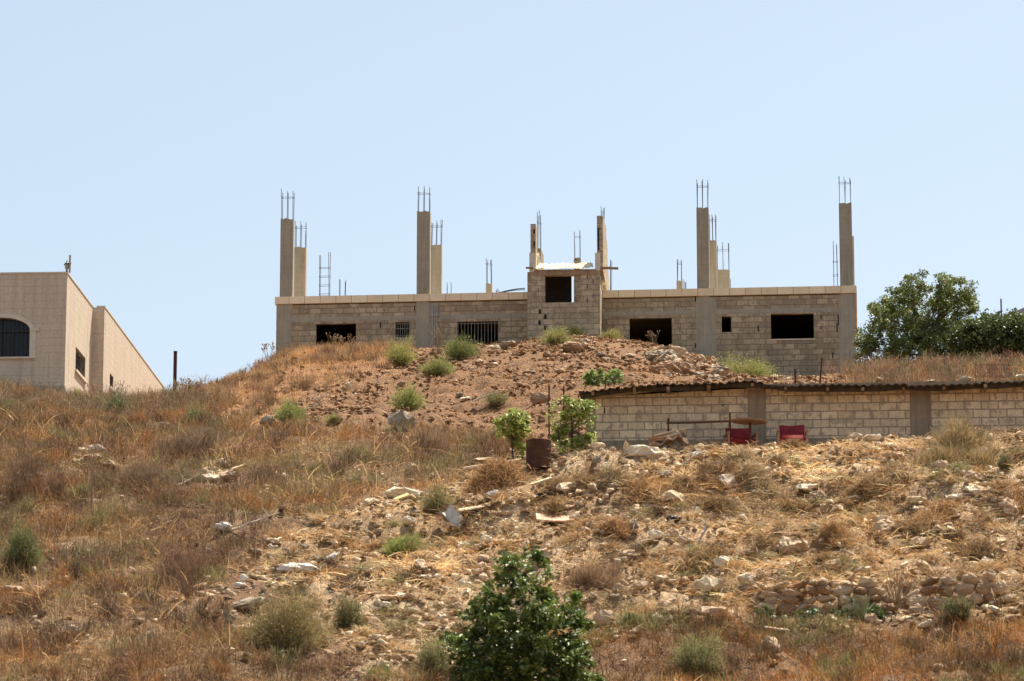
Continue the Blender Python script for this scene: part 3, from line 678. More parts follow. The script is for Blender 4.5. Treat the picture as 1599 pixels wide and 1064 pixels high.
q.add(vs, [(i*4+a, i*4+(a+1) % 4, i*4+4+(a+1) % 4, i*4+4+a) for i in range(nu2) for a in range(4)]+[(0, 1, 2, 3), (nu2*4, nu2*4+3, nu2*4+2, nu2*4+1)])
q.build('eaves_shade_strip', M_eavesshade, shed)  # added dark strip, its colour standing in for shade under the roof edge
rr = random.Random(3)
for k in range(17):                                         # rafters poking out beneath the sheets
    u = .25+k*.93+rr.uniform(-.1, .1)
    ze = float(np.interp(u, [e[0] for e in eu_], [e[1] for e in eu_]))-.05
    q = MB(); s_ = rr.uniform(.025, .04); q.box(u-s_, u+s_, -.62+rr.uniform(-.05, .15), 3.0, ze-.09, ze-.012); q.build('rafter', M_wood, shed)
q = MB(); a = S.F(930, 620, -.3); b = S.F(1166, 600, -.3)
q.tube([(a[0], -.3, a[1]), ((a[0]+b[0])/2, -.3, (a[1]+b[1])/2+.05), (b[0], -.3, b[1])], [.03, .032, .028], 7); q.build('roof_beam', M_wood, shed)
q = MB(); a = S.F(1166, 601, -.3); q.box(a[0], S.F(1182, 600, -.3)[0], -.36, -.25, a[1]-.12, a[1]+.13); q.build('roof_prop', M_wood, shed)
q = MB(); a = S.F(1182, 604, -.1); b = S.F(1599, 600, -.1); q.box(a[0], SL, -.12, -.03, a[1]-.02, a[1]+.06); q.build('roof_beam', M_wood, shed)
# ------------------------------------------------------------------ rocks
def make_rock(i, n=22, flat=.6, sub=1, seed=None, rough=.11):
    rr = random.Random(seed if seed is not None else 100+i)
    bm = bmesh.new()
    for k in range(n):
        v = Vector((rr.gauss(0, 1), rr.gauss(0, 1), rr.gauss(0, 1))).normalized()
        v = Vector((v.x*rr.uniform(.8, 1.05), v.y*rr.uniform(.75, 1), v.z*flat*rr.uniform(.8, 1.1))); bm.verts.new(v*.5)
    r = bmesh.ops.convex_hull(bm, input=bm.verts)
    bmesh.ops.delete(bm, geom=[e for e in r['geom_interior'] if isinstance(e, bmesh.types.BMVert)], context='VERTS')
    if sub:
        bmesh.ops.bevel(bm, geom=list(bm.edges), offset=.035, segments=1, affect='EDGES')
        bmesh.ops.triangulate(bm, faces=bm.faces)
        bmesh.ops.subdivide_edges(bm, edges=[e for e in bm.edges if e.calc_length() > .18], cuts=1, use_grid_fill=False)
        for v in bm.verts:
            v.co += Vector((rr.uniform(-1, 1), rr.uniform(-1, 1), rr.uniform(-1, 1)))*rough*.35
    me = bpy.data.meshes.new('rock'); bm.to_mesh(me); bm.free(); return me
PROTO = [[make_rock(i, n=11+2*(i % 4), flat=(.45, .6, .75, .9)[i % 4]) for i in range(14)] for _ in range(4)]
for row, mt in zip(PROTO, (M_rock, M_rockpale, M_rockgrey, M_rockbrown)):
    for me in row: me.materials.append(mt)
def rock(name, loc, sx, sy, sz, kind=0, rz=None, tilt=.25, idx=None, parent=None, **k):
    me = PROTO[kind][idx if idx is not None else random.randrange(14)]
    o = bpy.data.objects.new(name, me); COL.objects.link(o)
    o.location = loc; o.scale = (sx, sy, sz); o.rotation_euler = (random.uniform(-tilt, tilt), random.uniform(-tilt, tilt), rz if rz is not None else random.uniform(0, 6.3))
    if parent: o.parent = parent
    return tag(o, **k)
def rk(px, py, wpx, hpx, label, kind=0, name='boulder', cat='boulder', group=None, far=False, idx=None, sink=.25, ymin=62):
    g = G(px, py+hpx*.35, far, ymin); s = mpp(g.y); w_ = wpx*s; h_ = hpx*s*1.05
    return rock(name, g+Vector((0, w_*.15, h_*(.5-sink)*.8)), w_*1.08, w_*.85, h_*1.35, kind, rz=random.choice((0, 3.14))+random.uniform(-.3, .3), tilt=.12, idx=idx, label=label, cat=cat, group=group)
notable = [
 (872, 578, 36, 20, 'broad brown boulder in the middle of the red mound', 3), (626, 656, 46, 34, 'big dark grey boulder below the round green shrub on the red mound', 2),
 (417, 656, 26, 20, 'grey stone left of the small bright green shrub', 2), (258, 661, 22, 10, 'white stone on the dark saddle right of the cream house', 1),
 (766, 566, 24, 9, 'flat pale slab lying left below the stair tower', 1), (748, 565, 20, 9, 'flat grey stone right of the green shrub nearest the barred wide window', 0),
 (772, 541, 18, 12, 'pale round boulder at the right corner of the wide barred window', 1), (790, 537, 34, 18, 'dark earthy boulder between barred window and stair tower', 2),
 (893, 541, 34, 18, 'dark brown boulder just below the stair tower', 3), (911, 540, 18, 15, 'light boulder touching the dark one below the stair tower', 0),
 (855, 554, 16, 12, 'brown stone on the red soil left of the stair tower boulders', 3), (984, 562, 18, 13, 'reddish round boulder below the white stone on the mound', 3), (984, 554, 18, 6, 'white flat stone on the upper mound', 1),
 (1043, 587, 14, 11, 'pale stone beside the roof edge below the rubble heap', 1), (846, 595, 18, 12, 'small brown boulder low on the red slope', 3), (826, 579, 22, 9, 'flat grey stone left of the broad brown boulder', 2),
 (845, 622, 34, 16, 'dark stone heap above the vine stakes', 3), (943, 553, 26, 12, 'jagged grey-brown rock right of the stair tower boulders', 2),
 (1004, 709, 84, 26, 'large smooth whitish boulder just under the shed terrace', 1), (934, 694, 24, 12, 'rounded pale boulder at the left corner of the shed', 1),
 (632, 768, 60, 20, 'flat pale pink slab embedded above the stony gully', 1), (770, 719, 62, 12, 'long pale slab beside the leafy sapling', 0), (345, 742, 60, 26, 'pale rock outcrop half hidden in brown grass', 0),
 (146, 712, 30, 22, 'weathered outcrop in dark dry weeds on the left slope', 0), (80, 703, 20, 10, 'small pale stone in the grass below the cream house', 1),
 (1433, 776, 32, 20, 'pointed cream boulder on the right slope', 1), (1488, 774, 34, 16, 'flat cream boulder right of the pointed one', 1), (1499, 719, 28, 18, 'round brownish boulder under the dry bush near the shed', 0),
 (1531, 714, 22, 26, 'upright pale boulder right of the round brownish one', 1), (1395, 709, 36, 20, 'angular tan boulder below the right shed column', 0), (1362, 681, 30, 11, 'flat whitish rock on the terrace edge', 1), (1336, 680, 26, 10, 'low pale rock on the terrace edge near the armchair', 1),
 (1545, 737, 22, 12, 'small tan boulder below the upright pale boulder', 0), (1470, 727, 30, 14, 'broken tan rock in the straw left of the round boulder', 0), (1565, 811, 18, 12, 'cream stone near the right edge', 1), (1272, 719, 20, 13, 'tan stone on the slope below the right armchair', 0),
 (375, 936, 74, 24, 'large grey slab low on the left slope', 2), (226, 990, 30, 34, 'grey upright stone in the grass at lower left', 2), (113, 985, 26, 14, 'pale stone among olive weeds at lower left', 0),
 (1110, 911, 40, 30, 'brown square boulder left of the dry stone wall', 0), (1090, 917, 26, 22, 'tan boulder leaning on the brown square one', 0), (1168, 909, 24, 16, 'greyish boulder at the left end of the dry stone wall', 2), (1126, 931, 22, 9, 'bright flat stone below the brown square boulder', 1),
 (1212, 1004, 42, 32, 'large square rock in the orange grass below the stone wall', 0), (1023, 834, 28, 14, 'cream boulder in the middle of the straw slope', 1), (1064, 842, 22, 14, 'tan stone right of the cream boulder on the straw slope', 0), (1015, 845, 32, 10, 'flat tan slab under the cream boulder', 0),
 (985, 901, 20, 10, 'small bright stone right of the big dark bush', 1), (1003, 911, 28, 15, 'brown wedge stone right of the big dark bush', 0), (966, 922, 22, 18, 'half buried tan rock right of the big dark bush', 0), (990, 985, 24, 18, 'pale rock right of the big bush near the bottom', 0), (945, 965, 36, 22, 'rounded tan rock touching the right of the big bush', 0),
 (1290, 790, 20, 14, 'tan stone high on the middle of the right slope', 0), (1312, 792, 16, 12, 'bright stone right of the tan one high on the slope', 1), (1180, 766, 22, 9, 'white broken stone below the table', 1), (1560, 912, 38, 28, 'big cream boulder capping the right end of the stone wall', 1),
 (1443, 968, 26, 14, 'white crumbled stone below the stone wall', 1), (1430, 950, 22, 16, 'tan stone below the gap in the stone wall', 0), (1585, 962, 30, 16, 'flat brown boulder at the lower right edge', 0), (1466, 985, 16, 8, 'small pale stone in the orange grass under the wall', 1),
 (745, 890, 20, 14, 'tan rock left above the big dark bush', 0), (700, 955, 26, 12, 'half buried tan rock in the gully', 0), (645, 960, 18, 12, 'small brown rock lying in the gully above the rounded stone', 0), (610, 928, 44, 14, 'long tilted slab in the gully', 0), (672, 978, 26, 14, 'rounded gully stone left of the big bush', 0),
 (428, 843, 32, 12, 'flat brown slab in the grass at mid left', 0), (66, 862, 30, 14, 'tan stones in grass at the far left', 0), (15, 918, 44, 22, 'large pale rock cut by the left edge', 0), (525, 820, 16, 12, 'tan stone in uprooted straw', 0)]
for n_ in notable:
    rk(n_[0], n_[1], n_[2]*1.12, n_[3]*1.2, n_[4], sink=.12, kind=n_[5], far=(n_[1] < 600))
# scattered stones, by area
def scatter(n, pts_fn, smin, smax, name, label, cat, group, kinds, pw=2.2):
    made = 0; tries = 0
    while made < n and tries < n*30:
        tries += 1; px, py = pts_fn(); g = G(px, py, far=(py < 600)); px2, py2 = proj(g.x, g.y, g.z)
        if abs(py2-py) > 12: continue
        s = smin+(smax-smin)*random.random()**(pw*.8)
        rock(name, g+Vector((0, 0, s*.06)), s, s*random.uniform(.6, 1), s*random.uniform(.6, .95), random.choice(kinds), label=label, cat=cat, group=group); made += 1
U = random.uniform
def heap():
    t_ = random.random(); return 1030+85*t_+random.gauss(0, 12), 560+18*t_+random.gauss(0, 8)
scatter(110, heap, .28, .95, 'rubble_stone', 'grey-brown stone in the rubble heap spilling right off the mound', 'stone', 'rubble heap on the mound', (0, 2, 3, 2, 3, 3), 1.3)
scatter(44, lambda: (U(760, 1060), U(532, 566)), .14, .5, 'rubble_stone', 'stone strewn over the red mound below the stair tower', 'stone', 'stones on the upper mound', (0, 3, 3, 2), 2)
scatter(34, lambda: (U(480, 740), U(575, 650)), .12, .4, 'rubble_stone', 'small stone strewn on the left flank of the red mound', 'stone', 'stones on the mound flank', (0, 2, 3, 1), 2)
scatter(18, lambda: (U(1180, 1335), U(588, 594)), .15, .4, 'rubble_stone', 'stone in the pale strip between shed roof and grey building', 'stone', 'stones behind the shed roof', (0, 1, 0), 1.5)
scatter(125, lambda: (U(880, 1590), U(700, 975)), .18, .55, 'field_stone', 'loose pale stone in the cut straw of the right slope', 'stone', 'loose stones on the straw slope', (0, 1, 1, 0, 2), 2.0)
scatter(84, lambda: (lambda t_: (860-260*t_+U(-70, 70), 790+190*t_+U(-25, 25)))(random.random()), .16, .5, 'field_stone', 'loose stone in the bare gully left of the big bush', 'stone', 'loose stones in the gully', (0, 1, 0), 1.8)
scatter(34, lambda: (U(640, 1590), U(725, 960)), .42, .95, 'boulder', 'half buried pale boulder sticking out of the straw slope', 'boulder', 'half buried boulders on the slope', (0, 1, 0), 1.6)
for cx_, cy_, lab_ in ((345, 742, 'pale broken stone of the outcrop in the middle of the left slope'), (148, 718, 'pale broken stone of the outcrop in the dark weeds at far left')):
    scatter(9, lambda: (random.gauss(cx_, 22), random.gauss(cy_, 9)), .35, .8, 'outcrop_stone', lab_, 'stone', 'outcrop stones at %s' % ('mid left' if cx_ > 200 else 'far left'), (1, 0, 0), 1.2)
scatter(44, lambda: (lambda t_: (380+330*t_+U(-30, 30), 905-150*t_+U(-25, 25)))(random.random()), .16, .5, 'field_stone', 'stone on the rubbly strip crossing the left slope', 'stone', 'stones on the left rubbly strip', (0, 1, 2), 1.8)
scatter(14, lambda: (U(20, 330), U(860, 1040)), .15, .4, 'field_stone', 'stone half hidden in brown grass at lower left', 'stone', 'stones in the lower left grass', (0, 2, 1), 1.8)
# pebbles: one mass
base_p = []
for i in range(5):
    me = make_rock(i, n=9, flat=.65, sub=0, seed=300+i); base_p.append((np.array([v.co[:] for v in me.vertices]), np.array([list(p.vertices) for p in me.polygons if len(p.vertices) == 3]))); bpy.data.meshes.remove(me)
def pebbles(N, box, dens, smin, smax, colfn, name, label):
    x = RNG.uniform(box[0], box[1], N); y = RNG.uniform(box[2], box[3], N); z = T(x, y)
    k = dens(x, y, z) > RNG.random(N); x, y, z = x[k], y[k], z[k]; n = len(x)
    s = smin+(smax-smin)*RNG.random(n)**6; Vs = []; Fs = []; Cs = []; off = 0
    c = colfn(x, y, z)*(.75+.5*RNG.random(n))[:, None]
    which = RNG.integers(0, 5, n)
    for b in range(5):
        q = np.where(which == b)[0]; bv, bf = base_p[b]; ang = RNG.uniform(0, 6.28, len(q)); ca, sa = np.cos(ang), np.sin(ang)
        vv = bv[None]*s[q][:, None, None]
        vx = vv[..., 0]*ca[:, None]-vv[..., 1]*sa[:, None]+x[q][:, None]; vy = vv[..., 0]*sa[:, None]+vv[..., 1]*ca[:, None]+y[q][:, None]
        vz = vv[..., 2]+(z[q]+s[q]*.08)[:, None]
        Vs.append(np.stack([vx, vy, vz], -1).reshape(-1, 3)); Fs.append((bf[None]+(off+np.arange(len(q))*len(bv))[:, None, None]).reshape(-1, 3)); Cs.append(np.repeat(c[q], len(bv), 0)); off += len(q)*len(bv)
    o = fastmesh(name, np.concatenate(Vs), [np.concatenate(Fs)], M_pebble, np.concatenate(Cs)); tag(o, label, 'gravel', kind='stuff')
def lerp3(a, b, t_): return np.array(a)[None]*(1-t_[:, None])+np.array(b)[None]*t_[:, None]
def d_mound(x, y, z):
    px, py, tall, bot, gold, lit, crest = zones(x, y, z)
    return np.where((y > 92.5) & ~tall & ~gold & ~crest, .75*sstep(.46, .66, fbm(x/2.2, y/1.8, 4, 61))+.28, np.where(crest, .3, np.where(tall, .05, .1)))
pebbles(110000, (-16, 22, 92.5, 133), d_mound, .035, .26, lambda x, y, z: lerp3((.62, .46, .30), (.21, .105, .05), RNG.random(len(x))**.3), 'mound_rubble', 'small stones and clods strewn over the red mound')
def d_slope(x, y, z):
    px, py, tall, bot, gold, lit, crest = zones(x, y, z)
    tr = np.exp(-((px-(980-(py-740)*1.05))/80)**2)
    return np.where(lit, .42+.45*sstep(.45, .65, fbm(x/1.3, y/1.3, 3, 62))+.4*tr, np.where(tall | bot, .07, .3))
pebbles(120000, (-17, 18, 68, 92.5), d_slope, .03, .30, lambda x, y, z: lerp3((.80, .65, .45), (.30, .18, .09), RNG.random(len(x))**.8), 'slope_gravel', 'pale gravel and pebbles on the straw covered slope')
# ------------------------------------------------------------------ dry stone walls
def stone_wall(x0p, x1p, Yw, h, label, courses, avg, kinds=(0, 0, 0, 3), ragged=.1):
    xa = P(x0p, 930, Yw)[0]; xb = P(x1p, 930, Yw)[0]; L_ = xb-xa; z0 = float(T(xa, Yw-.15))
    w_ = empty('dry_stone_wall', (xa, Yw, z0), 0, label=label, cat='stone wall'); ch = h/courses
    for c_ in range(courses):
        x = random.uniform(-.1, .12)
        while x < L_:
            sw = avg*random.uniform(.65, 1.5); xm = xa+x+sw/2; top_cut = h*(1-ragged*fbm(np.array([xm*1.1]), np.array([3.3]), 2, 7)[0]*min(1, c_))
            e_ = min(1, (x+.3)/.5, (L_-x)/.4)
            if ch*(c_+.6) < top_cut*max(e_, .3)+.05:
                g_ = float(T(xm, Yw-.15)); hh = ch*random.uniform(1.12, 1.45)
                rock('stone', Vector((x+sw/2, .03*c_-.14+random.uniform(-.03, .03), g_-z0+ch*(c_+.45)+random.uniform(-.015, .015))), sw*1.2, .38, hh*1.3, random.choice(kinds), rz=random.choice((0, 3.14))+random.uniform(-.15, .15), tilt=.16, idx=random.choice((2, 3, 6, 7, 10, 11)), parent=w_)
            x += sw*.99
    return w_
stone_wall(1188, 1392, 76.9, .68, 'longer left stretch of dry stone wall with small brown stones', 4, .30)
stone_wall(1414, 1574, 77.1, .66, 'right stretch of dry stone wall with bigger blocks beyond the dead plant', 3, .34)
stone_wall(322, 392, 76.6, .6, 'short tumbled dry stone wall under the grey slab on the left slope', 2, .36, (2, 0, 0))
# ------------------------------------------------------------------ blades
def blades(x, y, z, h, lean, az, wid, col, droop=.25, tipcol=1.15):
    """all arrays (n). lean: 0 upright .. 1.5 lying"""
    n = len(x); dx, dy = np.cos(az), np.sin(az); px_, py_ = -dy, dx
    # make width face roughly any direction
    wa = RNG.uniform(0, 6.28, n); wx, wy = np.cos(wa)*wid/2, np.sin(wa)*wid/2
    sl, cl = np.sin(lean), np.cos(lean); l2 = np.minimum(lean+droop, 1.6); s2, c2 = np.sin(l2), np.cos(l2)
    b = np.stack([x, y, z], 1); wv = np.stack([wx, wy, np.abs(sl)*wid*.35], 1)
    mid = b+np.stack([dx*sl, dy*sl, cl], 1)*(h*.55)[:, None]; tip = mid+np.stack([dx*s2, dy*s2, c2], 1)*(h*.45)[:, None]
    V_ = np.stack([b-wv, b+wv, mid+wv*.8, mid-wv*.8, tip], 1).reshape(-1, 3)
    i = np.arange(n)*5; q = np.stack([i, i+1, i+2, i+3], 1); t_ = np.stack([i+3, i+2, i+4], 1)
    C_ = np.repeat(col, 5, 0).reshape(n, 5, 3).copy(); C_[:, 4] *= tipcol
    return V_, q, t_, C_.reshape(-1, 3)
def emit(name, parts, mat, parent=None):
    off = 0; Vs, Qs, Ts, Cs = [], [], [], []
    for (v, q, t_, c_) in parts:
        Vs.append(v); Cs.append(c_)
        if q is not None: Qs.append(q+off)
        Ts.append(t_+off); off += len(v)
    Fl = ([np.concatenate(Qs)] if Qs else [])+[np.concatenate(Ts)]
    return fastmesh(name, np.concatenate(Vs), Fl, mat, np.clip(np.concatenate(Cs), 0, 1), parent)
PAL = np.array([(.30, .145, .055), (.42, .25, .105), (.14, .075, .035), (.58, .40, .20), (.26, .12, .042)])
def tufts(N, box, dens, nb, hmin, hmax, lean0, lean1, wid, palw, spread=.12, droop=.3, tint=None, hn=True, pal=PAL):
    x = RNG.uniform(box[0], box[1], N); y = RNG.uniform(box[2], box[3], N); z = T(x, y); k = dens(x, y, z) > RNG.random(N)
    x, y, z = x[k], y[k], z[k]; n = len(x)
    ncol = fbm(x/2.2, y/2.2, 3, 91); pi_ = RNG.choice(len(pal), n, p=palw); col = pal[pi_]*(.42+1.2*np.clip((ncol-.3)*2.0, 0, 1))[:, None]
    if tint is not None: col = tint(x, y, z, col)
    th = (.6+.8*fbm(x/1.6, y/1.6, 3, 92)) if hn else np.ones(n)
    th = th*np.where((x < -7.5) & (y > 106), .62, 1)
    x = np.repeat(x, nb); y = np.repeat(y, nb); z = np.repeat(z, nb); col = np.repeat(col, nb, 0)*(.75+.5*RNG.random(n*nb))[:, None]; th = np.repeat(th, nb)
    m_ = n*nb; ox = RNG.normal(0, spread, m_); oy = RNG.normal(0, spread, m_)
    h = (hmin+(hmax-hmin)*RNG.random(m_)**1.5)*th; lean = RNG.uniform(lean0, lean1, m_)
    return blades(x+ox, y+oy, z-.02-.1*np.hypot(ox, oy), h, lean, RNG.uniform(0, 6.28, m_), wid*(.6+.8*RNG.random(m_)), col, droop)
def zsel(which):
    def f_(x, y, z):
        px, py, tall, bot, gold, lit, crest = zones(x, y, z)
        d = dict(tall=tall, bot=bot, gold=gold, lit=lit, crest=crest)
        m_ = np.zeros(len(x), bool)
        for k in which: m_ |= d[k]
        n = fbm(x/1.4, y/1.4, 4, 55)
        inner = ((y > 90.9) & (y < 95) & (x > 1.9))
        for (a_, b_, yw, h_) in WALLS: inner |= (y > yw-.75) & (y < yw+.15) & (px > a_-30) & (px < b_+20)
        bl = (y > fr.O[1]-.091*(x-fr.O[0])-.1) & (x > fr.O[0]-.1) & (x < fr.O[0]+20.8)
        return np.where(m_ & ~inner & ~bl, np.clip(.5+1.8*(n-.4), .06, 1), 0)
    return f_
def track(x, y, z):
    px, py = proj(x, y, z)
    a = np.exp(-((px-(985-(py-740)*1.08))/95)**2); b = np.exp(-((px-(560-(py-860)*1.5))/70)**2)*(py > 760)
    return 1-.72*np.clip(np.maximum(a, b)+sstep(.54, .66, fbm(x/2.3, y/1.6, 3, 401))*.8, 0, 1)
def tint_left(x, y, z, c):
    px, py = proj(x, y, z)
    d = sstep(.44, .62, fbm(x/1.9, y/1.9, 4, 71))*.8*(px < 640)
    g_ = sstep(.52, .66, fbm(x/1.5, y/1.5, 3, 171))*.45
    c = c*(1-d[:, None])+np.array([.17, .105, .06])*d[:, None]
    return (c*(1-g_[:, None])+np.array([.30, .26, .10])*g_[:, None])*np.array([.93, .97, 1.05])
# tall brown grass and weeds of the left slope
parts = [tufts(46000, (-17.5, 3, 68, 124), zsel(['tall']), 9, .08, .42, .05, 1.15, .011, [.32, .22, .24, .12, .10], .15, tint=tint_left),
         tufts(9000, (-17.5, 3, 68, 124), zsel(['tall']), 4, .35, .8, .02, .6, .010, [.2, .25, .3, .15, .1], .12, tint=tint_left),
         tufts(5000, (-17.5, 3, 68, 124), zsel(['tall']), 3, .3, .9, .3, 1.3, .016, [.05, .3, .25, .4, .0], .1),
         tufts(9000, (-17.5, 3, 68, 124), zsel(['tall']), 6, .15, .45, 1.0, 1.5, .014, [.1, .3, .1, .45, .05], .2)]
tag(emit('dry_grass', parts, M_grass), 'tall brown dry grass covering the left slope', 'grass', kind='stuff')
parts = [tufts(18000, (-4, 18, 67.5, 80), zsel(['bot']), 9, .08, .42, .05, 1.15, .010, [.40, .18, .2, .08, .14], .14, tint=lambda x, y, z, c: c*np.array([1.35, 1.22, 1.1])),
         tufts(2500, (-4, 18, 67.5, 80), zsel(['bot']), 4, .35, .7, .02, .35, .009, [.4, .2, .2, .1, .1], .1)]
tag(emit('orange_grass', parts, M_grass), 'orange brown dry grass along the bottom right', 'grass', kind='stuff')
GP = np.array([(.50, .27, .11), (.58, .36, .17), (.34, .19, .09), (.66, .46, .25), (.42, .22, .09)])
parts = [tufts(4500, (-13, -2, 100, 133), zsel(['gold']), 7, .08, .3, .05, .7, .012, [.3, .25, .15, .15, .15], .12, pal=GP),
         tufts(1500, (-11.5, -3.5, 124, 133.5), lambda x, y, z: .8*np.ones(len(x)), 7, .15, .48, .02, .6, .010, [.3, .25, .15, .15, .15], .12, pal=GP)]
tag(emit('golden_grass', parts, M_grass), 'golden dry grass on the left shoulder of the red mound', 'grass', kind='stuff')
parts = [tufts(8000, (8, 19, 97, 124), zsel(['crest']), 8, .12, .6, .02, .9, .012, [.42, .2, .12, .12, .14], .14)]
tag(emit('crest_grass', parts, M_grass), 'tall reddish dry grass behind the shed below the trees', 'grass', kind='stuff')
# cut straw lying on the right slope
LP = np.array([(.50, .29, .12), (.66, .45, .22), (.22, .13, .06), (.78, .60, .35), (.40, .20, .075)])
parts = [tufts(24000, (-10, 18, 70, 91), lambda x, y, z: zsel(['lit'])(x, y, z)*track(x, y, z), 8, .12, .5, 1.0, 1.55, .013, [.24, .30, .18, .20, .08], .22, hn=False, pal=LP),
         tufts(14000, (-10, 18, 70, 87.5), lambda x, y, z: zsel(['lit'])(x, y, z)*track(x, y, z)*sstep(.44, .58, fbm(x/1.1, y/1.1, 3, 201)), 12, .08, .28, .3, 1.35, .012, [.30, .25, .25, .05, .15], .14, pal=LP),
         tufts(1500, (-10, 18, 70, 91), zsel(['lit']), 2, .4, .9, 1.25, 1.56, .016, [.1, .3, .1, .45, .05], .2, pal=LP)]
tag(emit('cut_straw', parts, M_grass), 'pale cut straw and stalks lying over the right slope', 'straw', kind='stuff')
parts = [tufts(15000, (-9, 16, 92.5, 132), lambda x, y, z: .8*sstep(.38, .56, fbm(x/2, y/2, 3, 15))*(~((y < 95) & (x > 1.9))), 5, .05, .25, .3, 1.4, .011, [.3, .25, .2, .1, .15], .15, hn=False)]
tag(emit('mound_stubble', parts, M_grass), 'sparse dry stubble on the red mound', 'grass', kind='stuff')
# ------------------------------------------------------------------ shrubs
def broom(name, label, px, py, wpx, hpx, c1, c2, n=2600, far=False, cat='shrub', group=None, shape=1.0, wid=.010, core=True, loc=None, ln=.085):
    n = int(n*2.6)
    g = loc or G(px, py+hpx*.42, far); s = mpp(g.y); W = wpx*s/2*1.22; Hh = hpx*s*.95
    root = empty(name, g, 0, label=label, cat=cat, group=group)
    ns = max(30, n//28)
    th = RNG.uniform(0, 6.28, ns); el = np.arccos(RNG.uniform(0.05, 1, ns)); rr_ = RNG.uniform(.62, 1.1, ns)*(1+.22*np.sin(th*3+px)*np.sin(el)+.15*np.sin(th*5+py+el*4))
    nl = 6; lc = RNG.uniform(-.55, .55, (nl, 2)); lh = RNG.uniform(.45, 1.0, nl); lh[0] = 1.0; lr = RNG.uniform(.38, .6, nl); li = RNG.integers(0, nl, ns)
    ex = (lc[li, 0]+np.sin(el)*np.cos(th)*lr[li]*rr_)*W; ey = (lc[li, 1]*.8+np.sin(el)*np.sin(th)*lr[li]*rr_)*W; ez = np.cos(el)**shape*Hh*rr_*lh[li]+Hh*.05
    m_ = n; k = RNG.integers(0, ns, m_); t_ = RNG.random(m_)**.55
    jx = RNG.normal(0, .085*W+.015, (3, m_))
    x = ex[k]*t_+jx[0]; y = ey[k]*t_+jx[1]; z = ez[k]*(t_**.85)+jx[2]*.8+.02
    az = np.arctan2(ey[k], ex[k])+RNG.normal(0, .7, m_); lean = np.clip(el[k]*.7+RNG.normal(0, .75, m_), 0, 2.2)
    q = RNG.random(m_)[:, None]; q = np.clip(q*.6+(RNG.random(ns)[k][:, None])*.4, 0, 1); col = np.array(c1)*q+np.array(c2)*(1-q); dead = (RNG.random(ns) < .16)[k] | (RNG.random(m_) < .08); col[dead] = np.array([.38, .28, .15]); col *= (.5+.85*RNG.random(m_))[:, None]
    v = blades(x, y, z, ln*(.6+.8*RNG.random(m_)), lean, az, np.full(m_, wid), col, .2)
    emit('foliage', [v], M_broom, root)
    st_ = MB()
    for i in range(min(ns, 26)): st_.tube([(0, 0, -.05), (ex[i]*.45, ey[i]*.45, ez[i]*.5), (ex[i]*.85, ey[i]*.85, ez[i]*.85)], [.012, .008, .004], 4)
    st_.build('stems', M_bark, root)
    return root
def patch(name, label, px, py, wpx, hpx, c1, c2, n, cat='dry bush'):
    g = G(px, py+hpx*.35); s = mpp(g.y); W = wpx*s*.5; Hh = hpx*s
    lob = RNG.normal(0, .5, (9, 2)); k = RNG.integers(0, 9, n)
    x = g.x+(lob[k, 0]+RNG.normal(0, .16, n))*W; y = g.y+(lob[k, 1]+RNG.normal(0, .16, n))*W; hk = (.35+.65*RNG.random(9))[k]*Hh
    z = T(x, y)+hk*RNG.random(n)*.75; q = RNG.random(n)[:, None]; col = (np.array(c1)*q+np.array(c2)*(1-q))*(.6+.8*RNG.random(n))[:, None]
    cx_ = g.x+lob[k, 0]*W; cy_ = g.y+lob[k, 1]*W; az = np.arctan2(y-cy_, x-cx_)+RNG.normal(0, .6, n)
    v = blades(x-g.x, y-g.y, z-g.z, .10+.2*RNG.random(n), np.abs(RNG.normal(0, .65, n)), az, np.full(n, .009), col, .2)
    o = emit(name, [v], M_broom); o.location = g; return tag(o, label, cat)
YG, YG2 = (.50, .50, .16), (.36, .38, .12); GR, GR2 = (.32, .38, .12), (.17, .23, .075); OL, OL2 = (.27, .26, .11), (.16, .16, .07); DK, DK2 = (.12, .13, .06), (.07, .08, .04)
broom('broom_shrub', 'feathery yellow-green shrub at the crest left of the barred wide window', 625, 551, 56, 44, YG, YG2, 3600, True)
broom('broom_shrub', 'darker green shrub under the wide barred window', 719, 543, 64, 38, GR, GR2, 3400, True)
broom('broom_shrub', 'low green shrub just below and right of the feathery yellow-green one', 680, 572, 52, 32, GR, YG2, 3000)
broom('broom_shrub', 'round yellow-green shrub above the dark grey boulder', 637, 622, 48, 40, YG, GR, 3200)
broom('broom_shrub', 'bright green shrub left on the mound beside a dead branch', 457, 645, 54, 38, GR, YG2, 3400)
broom('broom_shrub', 'faint grey-green shrub on the red slope above the leafy sapling', 770, 620, 46, 26, (.34, .33, .17), OL, 900)
broom('broom_shrub', 'small yellowish tuft low on the mound left of centre', 520, 654, 26, 14, YG, OL, 700)
broom('broom_shrub', 'wide low yellow-green shrub at the foot of the stair tower', 866, 526, 54, 30, YG, OL, 2400, True)
broom('broom_shrub', 'yellow-green shrub at the right foot of the stair tower', 902, 520, 30, 22, YG, YG2, 1400, True)
broom('broom_shrub', 'thin yellow-green tuft right of the stair tower foot', 950, 521, 50, 14, YG, OL, 1300, True)
broom('broom_shrub', 'wide yellow-green shrub against the right pilaster of the grey building', 1163, 573, 92, 38, YG, GR, 4800, loc=on(P(1163, 573, 129.3)[0], 129.3))
broom('broom_shrub', 'very dark bushy shrub in front of the cream stone house', 187, 639, 56, 38, DK, GR2, 3600)
broom('broom_shrub', 'green leafy shrub growing beside the grey basin', 120, 614, 30, 24, YG2, GR, 1200)
broom('broom_shrub', 'thin green shrub on the dark saddle below the steel post', 303, 648, 32, 28, (.28, .30, .12), OL, 1000)
broom('broom_shrub', 'green shrub cut by the left edge', 28, 856, 70, 84, (.20, .25, .09), (.14, .16, .07), 4600)
